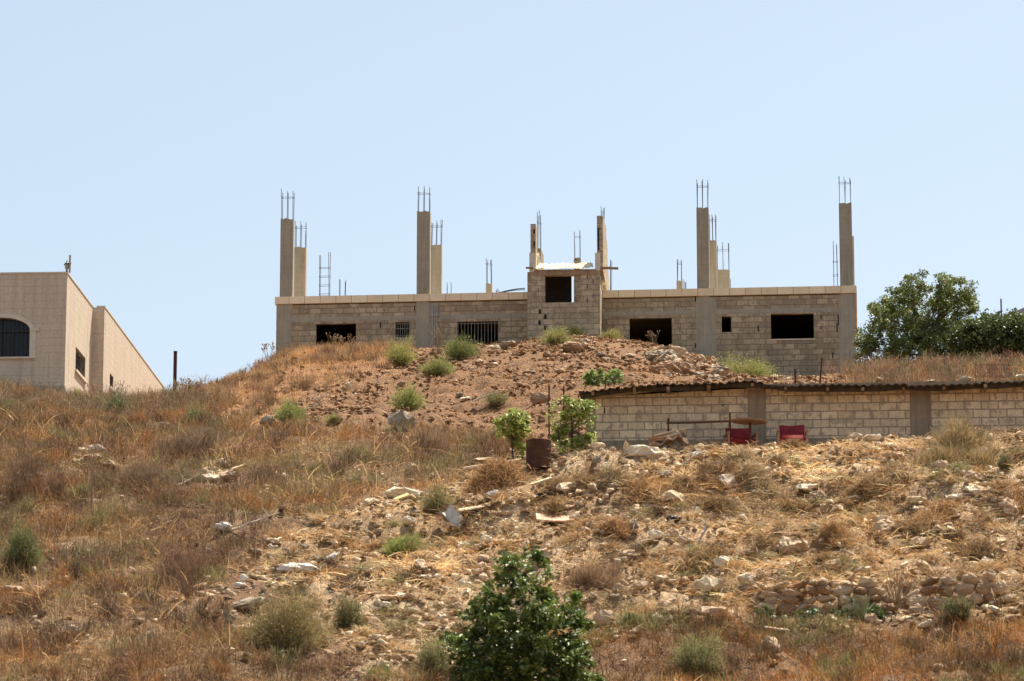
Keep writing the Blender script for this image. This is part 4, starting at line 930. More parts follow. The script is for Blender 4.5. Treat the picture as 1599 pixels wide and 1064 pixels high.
broom('broom_shrub', 'small vivid green shrub in the middle of the stony slope', 629, 853, 56, 36, (.34, .42, .10), GR, 3000)
broom('broom_shrub', 'large olive bush left of the gully near the bottom', 452, 968, 150, 118, OL, (.42, .30, .13), 9000)
broom('broom_shrub', 'olive bush touching the right side of the large olive bush', 545, 965, 50, 56, OL, OL2, 2600)
broom('broom_shrub', 'olive shrub between gully and big dark bush at the bottom', 680, 1028, 70, 60, (.30, .30, .14), OL, 2600)
broom('broom_shrub', 'little green shrub at the bottom edge left of the big bush', 588, 1050, 40, 26, OL, (.2, .26, .08), 1400)
broom('broom_shrub', 'rounded grey-green shrub at the bottom right of the big bush', 1086, 1020, 84, 66, (.40, .42, .19), OL, 4600)
broom('broom_shrub', 'dark olive shrub growing over the right part of the stone wall', 1495, 950, 50, 46, OL, DK, 2400)
broom('broom_shrub', 'small dark shrub near the upright pale boulder', 1569, 720, 26, 28, (.20, .20, .09), DK, 1100)
broom('broom_shrub', 'dull green shrub in the rubble left of the hay heap', 690, 782, 70, 44, OL, (.36, .32, .15), 2200)
broom('broom_shrub', 'small green plant at the seam of the stony slope and grass', 985, 968, 26, 20, OL, DK, 700)
patch('dry_bush', 'big tangled straw coloured bush on the terrace edge at the right', 1500, 688, 120, 44, (.52, .38, .2), (.26, .2, .10), 7000)
patch('dry_bush', 'greyish dry bush on the right slope under the armchairs', 1110, 745, 54, 26, (.36, .24, .13), (.22, .14, .08), 2340)
patch('dry_bush', 'brown dry bush above the round orange grass right of the big bush', 925, 900, 70, 40, (.42, .28, .17), (.28, .18, .11), 3380)
patch('dry_bush', 'grey-brown dry weeds on the left slope above the big outcrop', 225, 742, 80, 60, (.30, .21, .13), (.18, .12, .08), 3380)
patch('dry_bush', 'dark brown dry weeds at the left edge of the slope', 60, 740, 120, 90, (.27, .17, .10), (.16, .10, .065), 5460)
patch('dry_bush', 'dry brown weed patch on the left slope below the saddle', 300, 690, 110, 50, (.32, .21, .13), (.20, .14, .09), 3900)
patch('dry_bush', 'dry brown weed patch beneath the mound beside the leafy sapling', 690, 690, 90, 40, (.40, .27, .16), (.27, .17, .10), 3380)
patch('dry_bush', 'dark dry thicket in the lower left grass above the grey slab', 290, 890, 90, 60, (.28, .17, .10), (.18, .11, .07), 3640)
# hay heap under the slab
g = G(775, 762)
HAY = True
# clumps of pulled dark straw on right slope
def mat_clump(name, label, px, py, wpx, hpx, group, tone, n=1300, cat='straw clump'):
    g = G(px, py+hpx*.3); s = mpp(g.y); W = wpx*s/2; Hh = hpx*s
    lobes = RNG.normal(0, .45, (5, 2)); k = RNG.integers(0, 5, n)
    x = g.x+(lobes[k, 0]+RNG.normal(0, .28, n))*W; y = g.y+(lobes[k, 1]+RNG.normal(0, .28, n))*W*.9
    rr_ = np.hypot((x-g.x)/W, (y-g.y)/W/.9); z = T(x, y)+np.maximum(0, 1-rr_**1.5)*Hh*RNG.random(n)
    c1, c2 = (((.44, .29, .14), (.13, .08, .045)), ((.52, .32, .15), (.26, .15, .075)), ((.58, .44, .26), (.22, .15, .09)))[tone]
    q = RNG.random(n)[:, None]; col = (np.array(c1)*q+np.array(c2)*(1-q))*(.6+.7*RNG.random(n))[:, None]
    v = blades(x-g.x, y-g.y, z-g.z, .12+.22*RNG.random(n), RNG.uniform(.5, 1.55, n), RNG.uniform(0, 6.28, n), np.full(n, .013), col, .4)
    o = emit(name, [v], M_grass); o.location = g; return tag(o, label, cat, group)
mat_clump('hay_heap', 'brown heap of old hay below the long pale slab', 775, 750, 110, 40, None, 1, 5200, 'hay heap')
rs = random.Random(5)
for k, (px, py) in enumerate([(1150, 720), (1195, 745), (1240, 700), (1060, 760), (1300, 830), (1345, 770), (1425, 830), (1190, 860), (1390, 745), (1290, 880), (1095, 870), (1530, 860), (960, 740), (900, 760), (1010, 770), (860, 800), (1480, 805), (1240, 800), (1130, 800), (960, 830), (1580, 780)]):
    mat_clump('straw_clump', 'matted clump of pulled brown straw on the right slope', px, py, rs.uniform(40, 84), rs.uniform(10, 20), 'straw clumps on the right slope', rs.choice((0, 1, 2)))
def weed_mass(name, label, box, which, N, wr, hr, cols, nb, seed, lying=False):
    rg = np.random.default_rng(seed); x = rg.uniform(box[0], box[1], N); y = rg.uniform(box[2], box[3], N); z = T(x, y)
    k = zsel(which)(x, y, z) > rg.random(N)*.5; x, y = x[k], y[k]; n = len(x); W = rg.uniform(wr[0], wr[1], n); Hh = rg.uniform(hr[0], hr[1], n)
    kk = np.repeat(np.arange(n), nb); m_ = len(kk); nl = 4; lob = rg.normal(0, .5, (n, nl, 2)); li = rg.integers(0, nl, m_)
    lx, ly = lob[kk, li, 0]*W[kk], lob[kk, li, 1]*W[kk]; bx = x[kk]+lx+rg.normal(0, .2, m_)*W[kk]; by = y[kk]+ly+rg.normal(0, .2, m_)*W[kk]
    up_ = rg.random(m_)*Hh[kk]*(.4+.6*((li*7+kk) % 5)/4); bz = T(bx, by)+up_*.8
    ok = ~((by > 90.9) & (by < 95) & (bx > 1.9)); C1 = np.array(cols)[rg.integers(0, len(cols), n)][kk]; q = rg.random(m_)[:, None]
    col = C1*(.45+.95*q); az = np.arctan2(by-y[kk]-ly, bx-x[kk]-lx)+rg.normal(0, .7, m_)
    lean = rg.uniform(.6, 1.57, m_) if lying else np.abs(rg.normal(0, .6, m_))
    v = blades(bx[ok], by[ok], bz[ok], (.08+.2*rg.random(m_))[ok], lean[ok], az[ok], np.full(int(ok.sum()), .0105), col[ok], .3)
    return tag(emit(name, [v], M_broom), label, 'weeds', kind='stuff')
weed_mass('dead_weeds', 'dead brown and rusty weeds tangled through the left slope grass', (-17, 2, 68, 122), ['tall'], 900, (.25, .9), (.15, .65), [(.30, .17, .085), (.40, .20, .08), (.25, .22, .10), (.17, .10, .06), (.34, .22, .12), (.13, .085, .05)], 330, 41)
weed_mass('crest_weeds', 'reddish dead weeds on the crest behind the shed', (8, 19, 97, 122), ['crest'], 420, (.25, .8), (.3, .95), [(.38, .20, .11), (.28, .16, .10), (.44, .30, .17), (.22, .20, .09), (.18, .11, .07)], 260, 44)
weed_mass('shoulder_weeds', 'patchy dead weeds on the left shoulder of the mound', (-13, -2, 104, 132.5), ['gold'], 260, (.2, .7), (.1, .5), [(.40, .24, .12), (.30, .18, .10), (.50, .33, .17), (.20, .13, .07)], 220, 45)
weed_mass('crest_brush', 'tall tangled brush along the crest between cream house and mound', (-16, -6.5, 106, 117.5), ['tall'], 240, (.3, .9), (.35, .9), [(.32, .19, .10), (.24, .16, .09), (.40, .27, .15), (.22, .19, .10)], 330, 47)
weed_mass('straw_mats', 'dark and rusty mats of pulled weeds over the straw slope', (-8, 17, 71, 86.5), ['lit'], 520, (.12, .5), (.03, .2), [(.42, .27, .14), (.48, .29, .13), (.19, .115, .065), (.13, .085, .05), (.62, .47, .28), (.32, .28, .14)], 260, 42, True)
weed_mass('foreground_weeds', 'rusty and dark weeds in the foreground grass', (-4, 16, 67.5, 80), ['bot'], 260, (.25, .7), (.15, .55), [(.42, .21, .08), (.20, .12, .06), (.26, .24, .10), (.14, .10, .05), (.48, .28, .11)], 300, 43)
# dried flower weeds
def weed(label, px, py, hpx, n=10, spread=.3, col=None, far=False, wd=.007, head=.05, group=None, loc=None):
    head *= .55
    g = loc or G(px, py, far); s = mpp(g.y); Hh = hpx*s; root = empty('dry_weed', g, 0, label=label, cat='dry weed', group=group)
    st_ = MB(); hd = MB()
    for i in range(n):
        a = U(0, 6.28); r_e = U(.1, 1)*spread; top = Vector((math.cos(a)*r_e, math.sin(a)*r_e, Hh*U(.6, 1)))
        midp = top*.5+Vector((0, 0, .06*Hh)); st_.tube([(0, 0, -.05), midp, top], [wd, wd*.8, wd*.5], 4)
        for b_ in range(3):
            t_ = U(.45, .85); p0 = midp.lerp(top, t_*.8); a2 = U(0, 6.28); l2 = U(.08, .22)*Hh
            p1 = p0+Vector((math.cos(a2)*l2*.6, math.sin(a2)*l2*.6, l2)); st_.tube([p0, p1], [wd*.6, wd*.4], 3)
            hd.tube([p1-Vector((0, 0, head*.2)), p1+Vector((0, 0, head*.25)), p1+Vector((0, 0, head*.5))], [head*.15, head*.5, head*.35], 6)
        hd.tube([top-Vector((0, 0, head*.3)), top+Vector((0, 0, head*.35)), top+Vector((0, 0, head*.7))], [head*.15, head*.75, head*.5], 7)
    st_.build('stems', M_weed, root); hd.build('flowers', M_weedhead, root); return root
M_weed = simple('weed_stem', (.42, .30, .18), (.28, .19, .11), 9); M_weedhead = simple('weed_head', (.46, .34, .22), (.24, .16, .10), 15)
weed('bushy dried flower weed with grey seed heads beside the steel post', 291, 626, 34, 26, .55, head=.07)
weed('tall dried thistle stalks with dark heads at the left corner of the grey building', 419, 556, 36, 9, .35, head=.09)
weed('dried weed standing before the leftmost wide window', 520, 552, 32, 12, .5, head=.07)
weed('dried weed before the right part of the leftmost wide window', 545, 552, 30, 10, .4, head=.06)
weed('dry weed stalks in front of the window right of the stair tower', 1022, 540, 24, 9, .35, head=.06)
weed('dried weed at the corner where the two cream walls meet', 148, 628, 34, 9, .2, head=.08)
weed('sparse dry stalks in front of the long cream side wall', 185, 632, 40, 7, .5, head=.06)
weed('pale dead branching plant growing out of the gap in the stone wall', 1400, 950, 62, 18, .45, wd=.012, head=.02)
weed('twiggy dead plant beside the conduit bundle', 684, 556, 56, 14, .35, wd=.009, head=.02)
weed('tall dark dead stalk on the left slope', 143, 800, 98, 4, .1, wd=.012, head=.05)
weed('branched brown dead weed in the middle of the left slope', 280, 790, 70, 16, .7, wd=.009, head=.03)
weed('dried weeds right of the terrace bush before the shed wall', 1535, 690, 50, 14, .6, head=.04, wd=.006)
for k, (px, py, h_) in enumerate([(380, 590, 22), (400, 578, 22), (356, 600, 18), (1375, 588, 30), (1410, 586, 36), (1450, 588, 34), (1345, 590, 22), (1480, 588, 30)]):
    weed('thin dry weed on the skyline at the %s' % ('left shoulder of the mound' if px < 500 else 'grassy crest under the trees'), px, py+6, h_, 7, .4, group='skyline weeds %s' % ('left' if px < 500 else 'right'), head=.05)
rs = random.Random(9)
for k in range(26):
    px, py = rs.uniform(960, 1580), rs.uniform(1010, 1085)
    weed('dry umbel flower with pale seed heads in the orange foreground grass', px, py+20, rs.uniform(26, 44), 5, .25, group='umbel flowers in the foreground grass', head=.05, wd=.006)
# ------------------------------------------------------------------ leafy plants and trees
def leaves(C, size, col, jitter=.5, up=.3):
    n = len(C); nrm = RNG.normal(0, 1, (n, 3)); nrm[:, 2] = np.abs(nrm[:, 2])+up; nrm /= np.linalg.norm(nrm, axis=1)[:, None]
    a = RNG.normal(0, 1, (n, 3)); a -= nrm*(a*nrm).sum(1)[:, None]; a /= np.linalg.norm(a, axis=1)[:, None]; b = np.cross(nrm, a)
    L_ = (size*(.4+1.1*RNG.random(n)))[:, None]; Wd = L_*RNG.uniform(.22, .42, n)[:, None]
    base = C-a*L_*.5; tip = C+a*L_*.5-nrm*L_*.12; l = C+b*Wd+nrm*L_*.08; r = C-b*Wd+nrm*L_*.08
    V_ = np.stack([base, l, tip, r], 1).reshape(-1, 3); i = np.arange(n)*4
    t_ = np.concatenate([np.stack([i, i+2, i+1], 1), np.stack([i, i+3, i+2], 1)]); return V_, None, t_, np.repeat(col, 4, 0)
def tree(name, label, loc, Hh, W, nclump, nleaf, size, c1, c2, trunkr=.12, seed=1, cat='tree', shape=None, clumpr=.3, base=.15, depth=.9, part='crown', up=.3):
    rr = np.random.default_rng(seed); root = empty(name, loc, 0, label=label, cat=cat); m = MB(); cl = []
    k = 0
    while len(cl) < nclump and k < nclump*40:
        k += 1; p = np.array([rr.uniform(-1, 1), rr.uniform(-1, 1)*depth, rr.uniform(base, 1)])
        ok = shape(p) if shape else (p[0]**2+p[1]**2+((p[2]-.55)/.5)**2 < 1)
        if ok and rr.random() < .35+.65*min(1, (p[0]**2+(p[2]-.5)**2*3+p[1]**2)): cl.append(p*np.array([W, W, Hh]))
    cl = np.array(cl)
    f0 = Vector((0, 0, 0)); fork = Vector((0, 0, Hh*.22)); m.tube([(0, 0, -.3), (0.02, 0, Hh*.1), fork], [trunkr*1.2, trunkr, trunkr*.85], 8); m.build('trunk', M_bark, root); m = MB()
    for c_ in cl[:min(len(cl), 60)]:
        e = Vector(c_); mid = fork.lerp(e, .5)+Vector((0, 0, Hh*.05)); q = fork.lerp(Vector((0, 0, Hh*.6)), float(rr.uniform(0, .8)))
        m.tube([q, mid.lerp(q, .3)+Vector((0, 0, .05)), e], [trunkr*.3, trunkr*.18, trunkr*.05], 5)
    m.build('branches', M_bark, root)
    kk = rr.integers(0, len(cl), nleaf); d_ = rr.normal(0, 1, (nleaf, 3)); d_ /= np.linalg.norm(d_, axis=1)[:, None]
    rad = clumpr*(rr.random(nleaf)**.5)*(.6+.8*rr.random(len(cl))[kk]); C = cl[kk]+d_*rad[:, None]*np.array([1, 1, .75])
    q = (rr.random(nleaf)*.5+rr.random(len(cl))[kk]*.5)[:, None]; col = (np.array(c1)*q+np.array(c2)*(1-q))*(.7+.6*rr.random(nleaf))[:, None]
    emit(part, [leaves(C, size, col, up=up)], M_leaf, root); return root
def at(px, py, Y): p = P(px, py, Y); return Vector(p)
# big dark bush in the foreground
g = G(820, 1086); 
def sh_bush(p):
    r = math.hypot(p[0], p[1]); h = p[2]
    if h < .3: lim = .98
    else: lim = .98*(1-(h-.3)/.7)**.62*(1 if p[0] > -.0 or h < .85 else 1)
    return r < lim*(1+.12*math.sin(p[0]*9+h*11))
tree('big_bush', 'big glossy dark green bush at the bottom centre', g, 235*mpp(g.y), 122*mpp(g.y), 360, 21000, .10, (.21, .27, .06), (.035, .06, .018), .06, 4, 'bush', sh_bush, .19, .0, .9, 'foliage', up=.5)
# tree at right and fig behind
Yt = 126; b0 = at(1436, 600, Yt); b0.z = float(T(b0.x, Yt))
def sh_tree(p):
    x, y, z = p
    env = np.interp(x, [-1.05, -.85, -.6, -.35, -.15, .1, .3, .45, .65, .85, 1.05], [.35, .62, .78, .9, 1.0, .93, .9, 1.0, .93, .84, .5])
    env = env*(1-.22*y*y)+.05*math.sin(x*23)+.04*math.sin(y*19+x*9)
    return z < env and abs(y) < math.sqrt(max(0, 1.05-x*x))+.05 and z > .02
ttop = P(1432, 428, Yt)[2]-b0.z
tree('tree', 'airy dark green tree right of the grey building', b0, ttop, 97*mpp(Yt), 620, 56000, .078, (.26, .30, .085), (.07, .10, .03), .13, 12, 'tree', sh_tree, .23, .0)
Yt = 121; b1 = at(1566, 600, Yt); b1.z = float(T(b1.x, Yt))
tree('fig_tree', 'low spreading darker tree overlapping the right edge', b1, P(1570, 494, Yt)[2]-b1.z, 80*mpp(Yt), 340, 26000, .11, (.16, .20, .065), (.05, .07, .025), .1, 22, 'tree', None, .28, .1)
b2 = at(1690, 600, 124); b2.z = float(T(b2.x, 124))
# leafy sapling, vines
g = G(800, 722); s = mpp(g.y)
def sapl(p):
    if vnoise(p[0]*2.6+5, p[2]*4.2+p[1]) < .36: return False
    if p[2] > .45: return (p[0]**2+p[1]**2)*.9+((p[2]-.74)/.3)**2 < 1
    return math.hypot(p[0]-.25, p[1]) < .62
tree('sapling', 'bright green leafy sapling left of the rusty barrel', g, 80*s, 29*s, 70, 2400, .085, (.52, .56, .16), (.15, .22, .05), .025, 31, 'sapling', sapl, .13, .02, .8, 'foliage', up=1.2)
g = G(893, 700); s = mpp(g.y)
tree('grape_vine', 'bright green climbing vine between iron stakes at the shed corner', g+Vector((0, .3, 0)), 82*s, 34*s, 90, 3000, .085, (.52, .56, .17), (.15, .22, .055), .025, 32, 'vine', lambda p: vnoise(p[0]*2.4+9, p[2]*4+p[1]) > .36 and (abs(p[0]) < 1 and (p[0]-.15)**2*.8+((p[2]-.55)/.75)**2 < 1), .13, .05, .5, 'foliage', up=1.2)
a = S.F(944, 600, .2)
tree('roof_vine', 'bright green vine spilling over the left end of the shed roof', S.W(a[0], .2, a[1]-.02), .30, .46, 60, 1500, .08, (.42, .50, .16), (.16, .24, .07), .015, 33, 'vine', lambda p: True, .09, .1, .8, 'foliage', up=1.2)
g = G(1345, 966); 
def agave(g, sc, label, n=9):
    m = MB(); rs = random.Random(sc*100)
    for i in range(n):
        a = i*2.4; l = sc*rs.uniform(.7, 1); le = rs.uniform(.25, 1.0); w_ = .055*sc/.5
        d = Vector((math.cos(a)*math.sin(le), math.sin(a)*math.sin(le), math.cos(le))); side = d.cross(Vector((0, 0, 1))).normalized()*w_
        p1 = d*l*.45; p2 = d*l; nn = side.cross(d).normalized()*w_*.35
        m.add([-side*.8, side*.8, p1+side, p1-side, p2, p1-nn*1.2, Vector((0, 0, 0))-nn], [(0, 3, 5, 6), (6, 5, 2, 1), (3, 4, 5), (5, 4, 2), (0, 1, 2, 3), (3, 2, 4)])
    o = m.build('agave', simple('agave_leaf_%s' % label[:3], (.30, .36, .22), (.16, .22, .12), 6, .5)); o.location = g; tag(o, label, 'agave'); return o
agave(g, .62, 'grey-green agave rosette at the foot of the dry stone wall')
for (px, py, lab) in ((1367, 960, 'dark green low plant right of the agave'), (1311, 962, 'dark green low plant left of the agave'), (1264, 963, 'small dark green plant below the left part of the stone wall'), (1197, 958, 'tiny dark green sprig below the left end of the stone wall')):
    g = G(px, py+6); tree('low_plant', lab, g, .22, .16, 14, 90, .1, (.12, .2, .06), (.05, .09, .03), .01, px, 'plant', lambda p: True, .06, .0, .8, 'foliage')
# ------------------------------------------------------------------ posts, stakes
def post(px, ytop, ybot, r, label, Y=None, mat=M_rust, name='steel_post', square=False, lean=0, holes=False):
    g = G(px, ybot) if Y is None else at(px, ybot, Y); 
    if Y is not None: g.z = min(g.z, float(T(g.x, g.y)))
    zt_ = P(px, ytop, g.y)[2]-g.z; q = MB()
    if square:
        q.box(-r, r, -.008, .008, -.2, zt_); q.box(-r, -r+.016, .009, r*1.6, -.2, zt_)
        for k in range(int(zt_/.12)): q.box(-r*.35, r*.5, -.013, -.009, .06+k*.12, .10+k*.12)
    else: q.tube([(0, 0, -.2), (lean*.5, 0, zt_*.5), (lean, 0, zt_)], r, 7)
    q.tube([(lean, 0, zt_-.03), (lean, 0, zt_+.005)], r*1.15, 7)
    o = q.build(name, mat); o.location = g; return tag(o, label, 'post')
post(272.5, 549, 626, .055, 'rusty slotted steel post on the saddle between the two buildings', square=True)
post(857.5, 603, 706, .022, 'leftmost iron stake of the vine, standing apart', Y=93.5)
post(880.5, 604, 700, .02, 'iron stake rising out of the vine top', Y=94.2)
post(904, 618, 695, .018, 'iron stake hidden in the vine by the shed corner', Y=93.2)
post(1242, 577, 600, .028, 'short thick iron rod behind the shed roof', Y=97)
post(1277, 559, 600, .024, 'tall leaning iron rod behind the shed roof', Y=97, lean=.12)
post(738, 722, 733, .03, 'little wooden peg beside the pale plank above the hay heap', mat=M_wood, name='wooden_peg')
post(893.5, 655, 704, .03, 'rusty brown stake under the vine', Y=92.8)
# rusty barrel
M_drum = simple('drum_rust', (.12, .055, .032), (.05, .028, .018), 5, .8)
g = G(841, 726); s = mpp(g.y); q = empty('oil_drum', g-Vector((0, 0, .07)), .2, label='rusty brown oil drum standing beside the leafy sapling', cat='barrel')
R_ = 19.5*s; Hb = 40*s+.07; m = MB(); zz = [0, .02, .03, Hb*.32, Hb*.34, Hb*.36, Hb*.64, Hb*.66, Hb*.68, Hb-.03, Hb-.02, Hb]; rr_ = [R_*1.03, R_*1.03, R_, R_, R_*1.04, R_, R_, R_*1.04, R_, R_, R_*1.03, R_*1.03]
m.tube([(0, 0, z) for z in zz], rr_, 28); m.build('drum_shell', M_drum, q, smooth=False)
m = MB(); m.tube([(0, 0, Hb+.001), (0, 0, Hb+.012)], [R_*.94, R_*.92], 28); m.build('drum_lid', M_drum, q)
# ------------------------------------------------------------------ furniture on the terrace
def armchair(px, pyt, Y, rz, label, wpx=44):
    b = at(px, pyt, Y); zt_ = b.z; base = float(T(b.x, Y)); Ht = zt_-base
    r = empty('armchair', (b.x, Y, base), rz, label=label, cat='armchair', group='red armchairs by the shed')
    k = Ht/.78; W2 = .30
    m = MB(); m.box(-W2, W2, -.32, .22, .33*k, .50*k); m.build('seat', M_red, r, bevel=.05, smooth=True)
    m = MB(); M_ = Matrix.Translation((0, .2, .46*k)) @ Matrix.Rotation(-.3, 4, 'X')
    n = 10; vs = []; fs = []
    for j in range(2):
        for i in range(n+1):
            x = -W2+2*W2*i/n; sag = .028*(1-((i/n)*2-1)**2)
            for z in (0, .34*k-sag): vs.append(M_ @ Vector((x*(.93 if z == 0 else 1), .1*j-.07*(1-j)*(1-(2*i/n-1)**2)*(z == 0), z)))
    for i in range(n):
        a = i*2; c_ = (n+1)*2; fs += [(a, a+2, a+3, a+1), (c_+a, c_+a+1, c_+a+3, c_+a+2), (a+1, a+3, c_+a+3, c_+a+1), (a, c_+a, c_+a+2, a+2)]
    fs += [(0, 1, (n+1)*2+1, (n+1)*2), (n*2, (n+1)*2+n*2, (n+1)*2+n*2+1, n*2+1)]
    m.add(vs, fs); bk = m.build('backrest', M_red, r); bv = bk.modifiers.new('b', 'BEVEL'); bv.width = .035; bv.segments = 3; bk.data.shade_smooth()
    for sgn in (-1, 1):
        x = sgn*(W2+.04); m = MB()
        m.box(x-.035, x+.035, -.36, .3, .56*k, .60*k); m.build('armrest', M_woodred, r, bevel=.01)
        for y in (-.3, .26): m = MB(); m.box(x-.022, x+.022, y-.03, y+.03, -.05, .555*k); m.build('leg', M_woodred, r)
        m = MB(); m.box(x-.015, x+.015, -.27, .23, .28*k, .34*k); m.build('side_rail', M_woodred, r)
    return r
armchair(1156, 664, 90.2, .12, 'red armchair partly hidden behind the round table post')
armchair(1237, 659, 90.0, -.05, 'red armchair standing free right of the round table')
b = at(1171, 658, 89.7); base = float(T(b.x, b.y)); r = empty('round_table', (b.x, b.y, base), 0, label='round brown table tilted towards the wall between the red armchairs', cat='table'); hz_ = b.z-base
m = MB(); Mr = Matrix.Translation((-.02, 0, hz_)) @ Matrix.Rotation(.04, 4, 'Y') @ Matrix.Rotation(.03, 4, 'X')
ring = [(math.cos(t_*math.pi/16)*.44, math.sin(t_*math.pi/16)*.44) for t_ in range(32)]; m.prism(ring, 'z', -.018, .018); m.v = [tuple(Mr @ Vector(p)) for p in m.v]; m.build('tabletop', M_tabletop, r)
m = MB(); m.tube([(0, 0, .03), (0, 0, hz_-.03)], .03, 9); m.build('leg', M_rust, r)
m = MB(); m.box(-.25, .25, -.035, .035, -.03, .04); m.box(-.035, .035, -.25, .25, -.028, .042); m.build('foot', M_woodred, r)
# rusty rail against the shed wall
a = at(1043.5, 653, 90.6); b = at(1140, 644, 90.3); base = float(T(a.x, a.y)); r = empty('rusty_rail', (a.x, a.y, base), 0, label='rusty iron rail on two posts in front of the shed wall', cat='rail')
L_ = b.x-a.x; m = MB(); zr = P(1043, 661, 90.6)[2]-base; zr2 = P(1140, 658, 90.3)[2]-base
m.tube([(-.04, 0, zr), (L_/2, -.15, (zr+zr2)/2-.01), (L_, -.3, zr2)], .022, 6); m.build('crossbar', M_rust, r)
for (x, y, z) in ((0, 0.03, a.z-base), (L_, -.27, b.z-base)): m = MB(); m.box(x-.022, x+.022, y, y+.04, -.1, z); m.build('post', M_rust, r)
# crumpled things
def crumple(name, label, px, py, wpx, hpx, mat, cat, seed=1, rough=.28, fl=None, dz=.0, rz=0, Y=None):
    g = G(px, py+hpx*.4) if Y is None else on(at(px, py, Y).x, Y); s = mpp(g.y); rr = random.Random(seed); bm = bmesh.new(); bmesh.ops.create_icosphere(bm, subdivisions=3, radius=.5)
    ph = [rr.uniform(0, 6) for _ in range(9)]
    for v in bm.verts:
        c_ = v.co.copy(); n = math.sin(c_.x*9+ph[0]+3*math.sin(c_.y*5+ph[6]))*math.sin(c_.y*8+ph[1])+.6*math.sin(c_.z*17+ph[2]+c_.x*11)+.5*abs(math.sin(c_.x*19+c_.y*13+ph[3]))
        v.co = c_*(1+rough*n*.5)+Vector((rr.uniform(-1, 1), rr.uniform(-1, 1), rr.uniform(-1, 1)))*.025
    me = bpy.data.meshes.new(name); bm.to_mesh(me); bm.free(); me.materials.append(mat); o = bpy.data.objects.new(name, me); COL.objects.link(o)
    o.location = g+Vector((0, 0, hpx*s*.3+dz)); o.scale = (wpx*s, fl or wpx*s*.6, hpx*s*1.1); o.rotation_euler = (0, 0, rz); return tag(o, label, cat)
crumple('plastic_sack', 'long white crumpled sack on the stony strip left of centre', 466, 885, 58, 16, M_white, 'sack', 3)
crumple('plastic_bag', 'white crumpled bag in the brown grass of the left slope', 349, 820, 26, 12, M_white, 'bag', 4)
crumple('plastic_bag', 'small white bag above the flat brown slab', 508, 775, 12, 10, M_white, 'bag', 5)
crumple('plastic_bag', 'white bag at the edge of the stony strip below the brown grass', 380, 901, 12, 10, M_white, 'bag', 6)
crumple('plastic_bag', 'torn white plastic among dark debris at mid left', 374, 912, 18, 9, M_white, 'bag', 7)
crumple('plastic_bag', 'small white plastic scrap on the slope below the shed corner', 945, 731, 26, 9, M_white, 'bag', 8)
crumple('plastic_bag', 'white bag on the slope left under the round table', 1088, 707, 19, 9, M_white, 'bag', 9)
crumple('cloth_bundle', 'pale blue cloth lying between the two red armchairs', 1212, 692, 22, 9, M_blue, 'cloth', 10)
crumple('black_bag', 'black plastic bag on the middle of the straw slope', 1051, 808, 22, 10, M_black, 'bag', 11)
crumple('yellow_scrap', 'bright yellow plastic scrap above the big dark bush', 822, 852, 9, 8, M_yellow, 'scrap', 12)
crumple('tarp', 'grey plastic sheet crumpled under the hay heap', 772, 772, 28, 12, M_greysheet, 'sheet', 13)
crumple('black_bag', 'dark torn bag right of the grey plastic sheet', 855, 768, 30, 8, M_black, 'bag', 14)
crumple('white_cushion', 'small white cushion on the armchair beside the table post', 1175, 672, 6, 13, M_white, 'cushion', 15, Y=90.0, dz=.35)
crumple('straw_bale_heap', 'golden heap of straw on the slope below the rail', 1135, 712, 46, 16, simple('golden_straw', (.62, .36, .13), (.42, .24, .09), 14, bump=.8, bd=.04), 'straw heap', 16, rough=.35)
# white container (bottle) , grey sheet, boards
def board(name, label, px, py, L_, W_, th_, rz, tx, ty, mat, cat='board', warp=0.0):
    g = G(px, py+3); m = MB(); n = 8
    for i in range(n):
        x0 = -L_/2+L_*i/n; x1 = -L_/2+L_*(i+1)/n; w0 = warp*((i/n-.5)**2); w1 = warp*(((i+1)/n-.5)**2)
        e = .03*random.random()
        m.add([(x0, -W_/2, w0), (x1, -W_/2-e, w1), (x1, W_/2, w1), (x0, W_/2, w0), (x0, -W_/2, w0+th_), (x1, -W_/2-e, w1+th_), (x1, W_/2, w1+th_), (x0, W_/2, w0+th_)], [(0, 3, 2, 1), (4, 5, 6, 7), (0, 1, 5, 4), (3, 7, 6, 2)]+([(0, 4, 7, 3)] if i == 0 else [])+([(1, 2, 6, 5)] if i == n-1 else []))
    o = m.build(name, mat); o.location = g+Vector((0, 0, .12)); o.rotation_euler = (tx, ty, rz); return tag(o, label, cat)
board('plank', 'long pale plank leaning below the slab beside the sapling', 768, 730, 1.35, .22, .05, .05, .2, -.16, M_board, 'plank')
board('board', 'pinkish broken board on the straw slope', 866, 815, .82, .5, .04, .05, .42, .02, M_pinkboard, 'board', .1)
board('board', 'pale narrow board left of the pinkish board', 741, 799, .72, .24, .03, .1, .35, -.2, M_board, 'board')
board('sheet_metal', 'bent grey metal sheet left of the pale narrow board', 702, 816, .34, .6, .01, .4, .7, -.3, M_greysheet, 'metal sheet', .8)
board('plank', 'short cream plank below the rusty oil drum', 846, 758, .5, .12, .05, .2, .3, -.35, M_board, 'plank')
board('board', 'yellowish board fragment at the edge of the pale pink slab', 627, 782, .36, .14, .03, .3, .4, -.4, simple('ylw_board', (.8, .6, .28), (.66, .46, .2)), 'board')
board('sign_board', 'brown fallen board propped over the square rock in the orange grass', 1212, 990, .5, .14, .04, .1, .3, .12, M_board, 'board')
g = G(519, 875); m = MB(); m.tube([(-.14, 0, .0), (-.13, 0, 0), (.07, 0, 0), (.11, 0, 0), (.12, 0, 0), (.16, 0, 0)], [.05, .065, .065, .03, .03, .03], 12); m.tube([(.162, 0, 0), (.19, 0, 0)], .035, 12); o = m.build('plastic_bottle', M_white, smooth=False); o.location = g+Vector((0, 0, .1)); o.rotation_euler = (0, -.5, .3); tag(o, 'white plastic bottle lying right of the long white sack', 'bottle')
